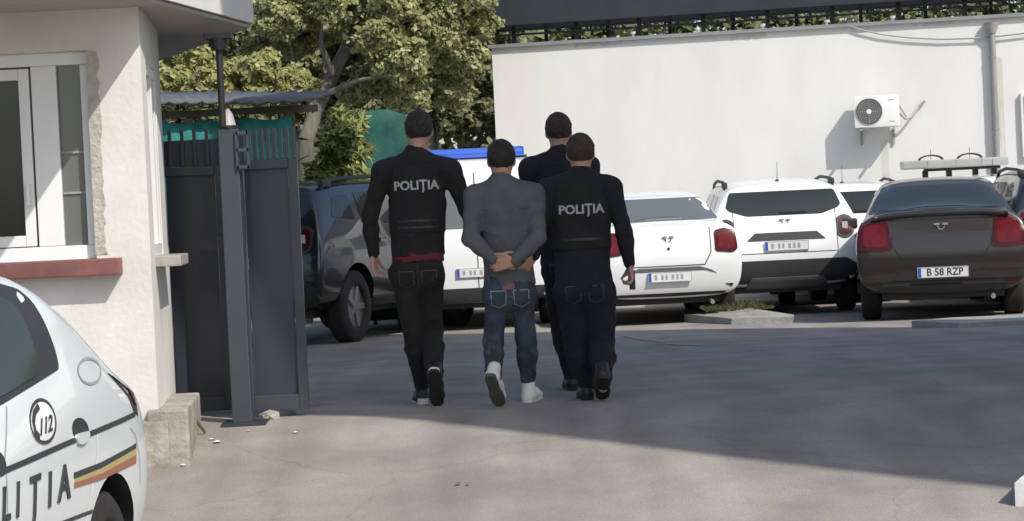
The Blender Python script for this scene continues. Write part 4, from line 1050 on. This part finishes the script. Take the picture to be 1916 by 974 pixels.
def hand(F, wrist, d, side_, nrm, curl=.5, r=1.0, thumb=1):
    """palm, four fingers and a thumb; d: direction, side_: towards the thumb, nrm: the way fingers curl"""
    w0, d, side_, nrm = (Vector(q) for q in (wrist, d, side_, nrm)); d.normalize(); side_ = (side_-d*side_.dot(d)).normalized(); nrm = d.cross(side_)*(1 if d.cross(side_).dot(nrm) > 0 else -1)
    for q in (-.026,-.009,.009,.026): F.cone(w0+d*.01+side_*q*.7, w0+d*.088+side_*q, .015, .0125, .006)
    for i, (q, L) in enumerate(((.028,.072),(.0095,.080),(-.0095,.074),(-.028,.058))):
        p = w0+d*.088+side_*q; a = curl*.5; dd = d
        for j, (fr_, rr) in enumerate(((.45,.0095),(.32,.0085),(.23,.0075))):
            dd = (d*cos(a)+nrm*sin(a)+side_*q*1.2).normalized(); e = p+dd*L*fr_; F.cone(p, e, rr, rr*.93, .003); p = e; a += curl*.9
    p = w0+d*.025+side_*.030; td = (d*.75+side_*.65+nrm*.25*curl).normalized()
    for L, rr in ((.035,.0125),(.030,.010),(.024,.009)):
        e = p+td*L; F.cone(p, e, rr, rr*.9, .004); p = e; td = (td+nrm*.35*curl+d*.25-side_*.25).normalized()
def shoe(parent, heel, toe, up, mu, ms, s=1.0, fox=False):
    """heel and toe: sole points in the person's frame"""
    heel, toe, up = Vector(heel), Vector(toe), Vector(up); y = (toe-heel).normalized(); x = y.cross(up).normalized(); z = x.cross(y); L = .285*s
    Mx = Matrix(((x.x,y.x,z.x,heel.x),(x.y,y.y,z.y,heel.y),(x.z,y.z,z.z,heel.z),(0,0,0,1)))
    F = Field((-.075,-.03,.0), (.075,.32,.16), .0055)
    F.cone((0,.045,.045),(0,.055,.115), .040,.040, .02); F.cone((0,.05,.035),(0,.15,.045), .038,.042, .03); F.cone((0,.13,.045),(0,.245,.026), .040,.034, .03)
    F.cone((-.008,.20,.022),(.008,.21,.022), .040,.040, .02); F.cone((0,.05,.09),(0,.06,.17), .030,.031, .004, op='sub')
    F.clip(lambda X, Y_, Z: .012-Z)
    o = fmesh('shoe', F, M[mu], parent); o.data.transform(Mx)
    pl = [(-.030,0),(-.036,.04),(-.034,.11),(-.045,.19),(-.042,.25),(-.020,.285),(.012,.288),(.038,.255),(.044,.20),(.034,.11),(.036,.04),(.030,0),(.015,-.012),(-.015,-.012)]
    m = MB().prism([(a, c) for a, c in pl], 0, .024); so_ = m.build('sole', M[ms], o, True); so_.data.transform(Mx)
    if fox or (mu != 'black' and ms != 'sole_olive'):
        m = MB().prism([(a*1.04, c*1.01) for a, c in pl], .0245, .040); q = m.build('foxing', M['shoe_white'], o, True); q.data.transform(Mx)
    return o
def person(px0, Y0, label, J, up, low, cloth, trous, hairm='hair', head_r=1.0, bulk=1.0, group=None, txt=None, hem=None, seed=1, legw=1.0, hands=(), belt=None, seams='ink', vest=False):
    z0 = GZ(Y0); p = W(px0, 740, Y0); t = root('person', (p.x, Y0, z0), 0, label, 'person', group); o_ = Vector((p.x, Y0, z0))
    Q = {k_: (W(v[0], v[1], Y0+(v[2] if len(v) > 2 else 0))-o_) for k_, v in J.items()}
    pts = np.array([tuple(q) for q in Q.values()]); lo = pts.min(0)-.22; hi = pts.max(0)+.22; lo[2] = -.02
    # ---- body
    F = Field(lo, hi, .0065); h = Q['head']; nb = Q['neck']
    F.ell(h+Vector((0,-.012,.018)), (.076*head_r,.094*head_r,.092*head_r), .01); F.cone(h+Vector((0,.02,-.03)), h+Vector((0,.055,-.075)), .058,.040, .035)
    F.cone(h+Vector((0,.085,.0)), h+Vector((0,.105,-.028)), .009,.015, .012)                     # nose
    for s_ in (-1,1):
        F.ell(h+Vector((s_*.077,-.005,-.012)), (.011,.020,.030), .006); F.ell(h+Vector((s_*.030,.086,.004)), (.013,.010,.009), .006, 'sub')
        F.ell(h+Vector((s_*.030,.076,.004)), (.011,.010,.009), .002)
    F.cone(h+Vector((-.018,.092,-.055)), h+Vector((.018,.092,-.055)), .006,.006, .006)                # mouth
    F.cone(h+Vector((0,-.02,-.05)), nb+Vector((0,0,-.03)), .056,.062, .03)
    sm = (Q['shL']+Q['shR'])/2; pv_ = Q['pelvis']; wa = sm.lerp(pv_, .62)
    def torso(F, e, k=.05):
        F.cone(sm+Vector((0,0,-.10)), wa, (.155*bulk+e),(.130*bulk+e), k, .68); F.cone(wa, pv_+Vector((0,0,-.02)), .130*bulk+e,.148*bulk+e, k, .74)
        F.cone(Q['shL']*.9+sm*.1, Q['shR']*.9+sm*.1, .058+e,.058+e, .06); F.cone(nb+Vector((0,0,-.02)), sm+Vector((0,0,-.08)), .065+e*.6,.10+e, .05)
        for s_ in 'LR': F.cone(nb+Vector((0,0,-.03)), Q['sh'+s_]+Vector((0,0,.0)), .05+e,.05+e, .05)
    def arms(F, e, end=1.0, k=.03):
        for s_ in 'LR':
            F.cone(Q['sh'+s_], Q['el'+s_], .056+e,.042+e, k); F.cone(Q['el'+s_], Q['el'+s_].lerp(Q['wr'+s_], .4*end), .042+e,.041+e, .02); F.cone(Q['el'+s_].lerp(Q['wr'+s_], .4*end), Q['el'+s_].lerp(Q['wr'+s_], end), .041+e,.028+e*1.1, .02)
    def legs(F, e, end=1.0, k=.03, e2=None):
        e2 = e if e2 is None else e2
        for s_ in 'LR':
            F.cone(Q['hip'+s_], Q['kn'+s_], .074*legw+e,.056*legw+e2, k); F.cone(Q['kn'+s_], Q['kn'+s_].lerp(Q['an'+s_], .35), .055*legw+e2,.056*legw+e2, .02); F.cone(Q['kn'+s_].lerp(Q['an'+s_], .35), Q['kn'+s_].lerp(Q['an'+s_], end), .056*legw+e2,.036+e2, .02)
    torso(F, -.034); arms(F, -.010); legs(F, -.012); F.cone(pv_+Vector((-.03,0,-.03)), pv_+Vector((.03,0,-.03)), .085,.085, .05)
    for s_ in 'LR': F.cone(Q['an'+s_], Q['an'+s_]+Vector((0,.012,-.035)), .030,.026, .02)
    for s_, d, sd, nr, cu_ in hands: hand(F, Q['wr'+s_], d, sd, nr, cu_)
    fmesh('body', F, M['skin'], t)
    # ---- hair
    F = Field(h-Vector((.14,.16,.16)), h+Vector((.14,.16,.16)), .006)
    F.ell(h+Vector((0,-.016,.024)), (.088*head_r,.104*head_r,.102*head_r), .01)
    F.wrinkle(.0022, 90, seed)
    F.clip(lambda X, Y_, Z: np.maximum((Y_-h.y-.055)-(Z-h.z-.02)*.9, (h.z-.058)-Z+np.clip((Y_-h.y+.03)*1.2, -.012, .12)))
    fmesh('hair', F, M[hairm], t)
    # ---- upper garment
    F = Field(lo, hi, .009); torso(F, .012*bulk); arms(F, .009, .97); zc = (Q['hem'].z if 'hem' in Q else pv_.z)
    F.cone(nb+Vector((0,-.005,.0)), nb+Vector((0,-.005,.015)), .070,.066, .02)
    F.wrinkle(.0045, 27, seed)
    sleeve = [Q['elL'], Q['wrL'], Q['elR'], Q['wrR']]
    def hemf(X, Y_, Z):
        near = np.zeros_like(X, bool)
        for a, b_ in ((sleeve[0], sleeve[1]), (sleeve[2], sleeve[3])):
            ab = np.array(b_-a); t_ = np.clip(((X-a.x)*ab[0]+(Y_-a.y)*ab[1]+(Z-a.z)*ab[2])/(ab@ab), 0, 1)
            near |= np.sqrt((X-a.x-t_*ab[0])**2+(Y_-a.y-t_*ab[1])**2+(Z-a.z-t_*ab[2])**2) < .068
        return np.where(near, -1, zc-Z+.006*np.sin(X*30))
    F.clip(hemf)
    g_ = fmesh(up, F, M[cloth], t)
    if hem:
        F = Field((pv_.x-.25, pv_.y-.25, zc-.10), (pv_.x+.25, pv_.y+.25, zc+.05), .008); F.cone(wa, pv_+Vector((0,0,-.06)), .134*bulk+.006,.150*bulk+.008, .02, .76)
        F.wrinkle(.003, 24, seed+3); F.clip(lambda X, Y_, Z: np.maximum(zc-hem[1]-Z+.006*np.sin(X*22), Z-zc-.02)); fmesh('hem', F, M[hem[0]], t)
    # ---- trousers
    F = Field(lo, (hi[0], hi[1], pv_.z+.2), .009); legs(F, .012, .985, .03, .014); F.cone(wa.lerp(pv_, .3), pv_+Vector((0,0,-.04)), .136*bulk,.142*bulk, .03, .75)
    for s_ in 'LR':
        F.cone(pv_+Vector((0,0,-.03)), Q['hip'+s_], .085,.084, .04)
        F.ell(Q['hip'+s_]+Vector((0,-.045,.02)), (.072,.07,.08), .05)
    F.wrinkle(.007, 21, seed+7)
    tr_ = fmesh(low, F, M[trous], t)
    if vest:
        F = Field(lo, hi, .008); torso(F, .024*bulk, .03); zb_v = wa.z-.03
        F.wrinkle(.0025, 20, seed+4)
        F.clip(lambda X, Y_, Z: np.maximum(np.maximum(np.abs(X-sm.x-(pv_.x-sm.x)*.3)-.172*bulk+.25*np.clip(Z-sm.z+.20, 0, .2)-.12*np.clip(sm.z-.2-Z, 0, .12), zb_v-Z), Z-sm.z-.035-.0*X))
        ve = fmesh('vest', F, M['cloth_black'], t); bv = bvh_of(ve.data)
        for dz in (-.30, -.34, -.38):
            if sm.z+dz > zb_v+.03: seam(t, bv, [(sm.x-.12, sm.z+dz), (sm.x+.12, sm.z+dz)], 'rear', .016, 'webbing', 'leather', .004, parent=ve)
    def body_loop(fm, z_, wd_, name, m_, parent, off=.004, n=44, c=None):
        bb_ = bvh_of(fm.data); c = c or pv_; vv = []; ff = []
        for i in range(n):
            a_ = 2*pi*i/n; d_ = Vector((cos(a_), sin(a_), 0))
            for dz in (wd_/2, -wd_/2):
                h_ = bb_.ray_cast(Vector((c.x, c.y, z_+dz)), d_); k_ = 0; q_ = None
                while h_[0] is not None and (h_[0]-c).xy.length < .24: q_ = h_[0]; h_ = bb_.ray_cast(h_[0]+d_*.002, d_)
                q_ = q_ if q_ is not None else Vector((c.x, c.y, z_+dz))+d_*.15
                vv += [q_+d_*off, q_+d_*(off-.012)]
        for i in range(n):
            a_, b_ = i*4, ((i+1) % n)*4
            ff += [(a_, b_, b_+2, a_+2), (a_, a_+1, b_+1, b_), (a_+2, b_+2, b_+3, a_+3)]
        return mobj(name, vv, ff, M[m_], parent, True)
    if belt:
        be = body_loop(g_, pv_.z+belt, .048, 'belt', 'leather', t)
        bb_ = bvh_of(g_.data)
        for dx, w_, h_ in ((-.125,.05,.10),(-.045,.065,.07),(.075,.05,.09),(.14,.035,.15)):
            hh = bb_.ray_cast(Vector((pv_.x+dx, -2, pv_.z+belt)), Vector((0,1,0)))
            if hh[0] is not None: MB().box(hh[0]+Vector((0,-.018,-.018)), (w_, .032, h_), bev=.007).build('pouch', M['leather'], be)
    bj = bvh_of(g_.data); bt = bvh_of(tr_.data)
    if seams:
        s1, s2 = Q['shL'], Q['shR']
        seam(t, bj, [(s1.x*.80+sm.x*.2, sm.z-.075), (sm.x, sm.z-.095), (s2.x*.80+sm.x*.2, sm.z-.075)], 'rear', .005, 'yoke_seam', 'ink', .001, parent=g_)
        seam(t, bt, [(pv_.x, pv_.z-.0), (pv_.x+.002, pv_.z-.14)], 'rear', .004, 'back_seam', 'ink', .001, parent=tr_)
        for s_ in (-1, 1):
            c_ = pv_.x+s_*.068; zz_ = pv_.z-.045
            seam(t, bt, [(c_-.045, zz_), (c_+.045, zz_), (c_+.042, zz_-.08), (c_, zz_-.10), (c_-.042, zz_-.08)], 'rear', .005, 'pocket', seams, .003, parent=tr_, closed=True)
    if txt:
        me = (ve if vest else g_).data; bb = bvh_of(me); c = Q['txt']; v, f = refine(*text2d(txt, .074, (c.x if not vest else sm.x*.8+c.x*.2+.004), c.z, 1.0, .002), .012)
        decal('back_lettering', bb, None, 'rear', M['print'], ve if vest else g_, .004, .005, tri=(v, f))
    return t, Q, o_, tr_
D_ = Vector
# left walker, black jacket
J = dict(head=(784,243,.02), neck=(778,290,0), shL=(716,322,0), shR=(843,318,0), elL=(692,402,-.02), wrL=(699,476,.05), elR=(873,392,.02), wrR=(897,446,-.06), pelvis=(782,492,0), hem=(782,478), txt=(771,348),
         hipL=(757,512,0), hipR=(803,512,0), knL=(774,618,.06), knR=(808,617,.12), anL=(789,722,.20), anR=(815,712,-.10), toL=(786,752,.36), toR=(808,764,.02))
t, Q, o_, _ = person(785, 13.0, 'tallest walker on the left in black jacket and trousers, white soled shoes, seen from behind', J, 'jacket', 'trousers', 'cloth_black', 'cloth_black', txt='POLIȚIA', hem=('hem_red', .035), seed=2, vest=True,
    group='people walking away across the yard', hands=(('L', (.02,.15,-1), (.3,.9,0), (1,0,0), .7), ('R', (.75,.1,-.5), (.2,.3,.8), (.3,.6,-.6), .9)), bulk=1.06)
def foot_flat(t, Q, s_, dirx, mu, ms, fox=False):
    a = Q['an'+s_]; d = Vector((dirx, 1, 0)).normalized(); heel = Vector((a.x, a.y, 0))-d*.052; return shoe(t, heel, heel+d*.28, (0,0,1), mu, ms, 1, fox)
def foot_up(t, Q, s_, yaw, pitch, mu, ms, fox=False):
    a = Q['an'+s_]; d = Vector((sin(yaw)*cos(pitch), cos(yaw)*cos(pitch), -sin(pitch))); u = Vector((sin(yaw)*sin(pitch), cos(yaw)*sin(pitch), cos(pitch)))
    heel = a-u*.085-d*.05; low = (heel+d*.27).z; heel.z -= low-.012; return shoe(t, heel, heel+d*.28, u, mu, ms, 1, fox)
foot_flat(t, Q, 'L', -.15, 'black', 'shoe_white', True); foot_up(t, Q, 'R', .05, R(50), 'black', 'rubber', True)
# middle, grey top and jeans
J = dict(head=(938,298,.03), neck=(937,340,0), shL=(888,368,0), shR=(1000,366,0), elL=(880,446,-.08), wrL=(925,486,-.17), elR=(1007,444,-.08), wrR=(962,488,-.18), pelvis=(953,528,0), hem=(953,534),
         hipL=(929,550,0), hipR=(976,550,0), knL=(924,640,.06), knR=(984,638,.12), anL=(924,706,-.16), anR=(988,708,.17), toL=(925,764,0), toR=(995,745,.3))
t, Q, o_, tr_ = person(950, 12.85, 'person in grey sweatshirt, worn jeans and white trainers held between the officers', J, 'sweatshirt', 'jeans', 'cloth_grey', 'jeans', hem=('hem_pink', .03), seed=5, seams='ink_grey', legw=.88, bulk=.99,
    group='people walking away across the yard', hands=(('L', (.9,-.05,-.25), (0,-.2,1), (0,1,0), .6), ('R', (-.9,-.1,-.2), (0,-.2,1), (0,1,0), .6)))
foot_up(t, Q, 'L', .25, R(42), 'shoe_white', 'sole_olive'); foot_flat(t, Q, 'R', .25, 'shoe_white', 'shoe_white')
# worn patch on the left leg of the jeans
bb = bvh_of(tr_.data); a = Q['knL']; z1_ = a.z-.02; z2_ = Q['anL'].z+.02
decal('patch', bb, [(a.x-.055,z2_+.05),(a.x+.035,z2_+.04),(a.x+.05,z1_-.02),(a.x+.045,z1_+.03),(a.x-.03,z1_+.05),(a.x-.06,z1_)], 'rear', M['jeans_patch'], tr_, .002, .004, .03)
# near right officer
J = dict(head=(1086,286,.03), neck=(1088,328,0), shL=(1026,356,0), shR=(1143,352,0), elL=(1008,432,-.04), wrL=(1000,478,-.12), elR=(1167,430,-.02), wrR=(1178,494,.03), pelvis=(1092,520,0), hem=(1092,548), txt=(1080,392),
         hipL=(1066,548,0), hipR=(1122,548,0), knL=(1080,640,.10), knR=(1126,640,.02), anL=(1098,722,.08), anR=(1128,716,-.16), toL=(1096,745,.3), toR=(1128,752,.05))
t, Q, o_, _ = person(1095, 12.9, 'officer nearest the white cars in navy uniform holding a small black radio', J, 'jacket', 'trousers', 'cloth_navy', 'cloth_navy2', txt='POLIȚIA', seed=9, legw=1.22, bulk=1.10, vest=True, belt=.0, hairm='hair_brown',
    group='people walking away across the yard', hands=(('R', (.08,.1,-1), (-.2,.9,0), (-1,0,0), 1.25), ('L', (-.5,-.1,-.6), (.3,-.2,.8), (.3,.8,-.3), .8)))
foot_flat(t, Q, 'L', -.1, 'black', 'rubber'); foot_up(t, Q, 'R', .0, R(30), 'black', 'rubber')
hp = Q['wrR']+o_+Vector((.012,.015,-.085))
r_ = root('handheld_radio', tuple(hp), 0, 'small black handheld radio in the right hand of the near officer', 'radio')
MB().box((0,0,-.01), (.035,.055,.12), bev=.006).build('body', M['black'], r_); MB().cyl((0,.015,.05),(0,.02,.13), .005, n=8).build('antenna', M['rubber'], r_)
# far right officer
J = dict(head=(1045,245,.03), neck=(1047,288,0), shL=(990,315,0), shR=(1102,312,0), elL=(985,390,-.02), wrL=(990,440,-.1), elR=(1118,385,.02), wrR=(1118,450,.08), pelvis=(1060,480,0), hem=(1060,510), txt=(1045,350),
         hipL=(1040,505,0), hipR=(1086,505,0), knL=(1052,610,.08), knR=(1086,608,.05), anL=(1070,706,.02), anR=(1104,704,.1), toL=(1066,722,.25), toR=(1100,722,.3))
t, Q, o_, _ = person(1065, 13.75, 'taller officer in navy uniform half hidden behind the nearer right officer', J, 'jacket', 'trousers', 'cloth_navy', 'cloth_navy2', seed=13, belt=.0, vest=True, hairm='hair_brown', legw=1.1, bulk=1.05,
    group='people walking away across the yard', hands=(('L', (-.3,0,-.9), (0,.9,0), (1,0,0), .7), ('R', (0,.1,-1), (0,.9,0), (-1,0,0), .7)))
foot_flat(t, Q, 'L', -.1, 'black', 'rubber'); foot_flat(t, Q, 'R', .05, 'black', 'rubber')

# white painted block at the right edge of the entrance
p = G(1900, 948)
m = MB().prism([(0,0),(.5,-.12),(.6,.35),(.12,.30)], 0, .13); o = m.build('kerb_block', M['line'], None, label='white painted concrete block at the right edge of the entrance', cat='block'); o.location = p+Vector((0,0,-.02))
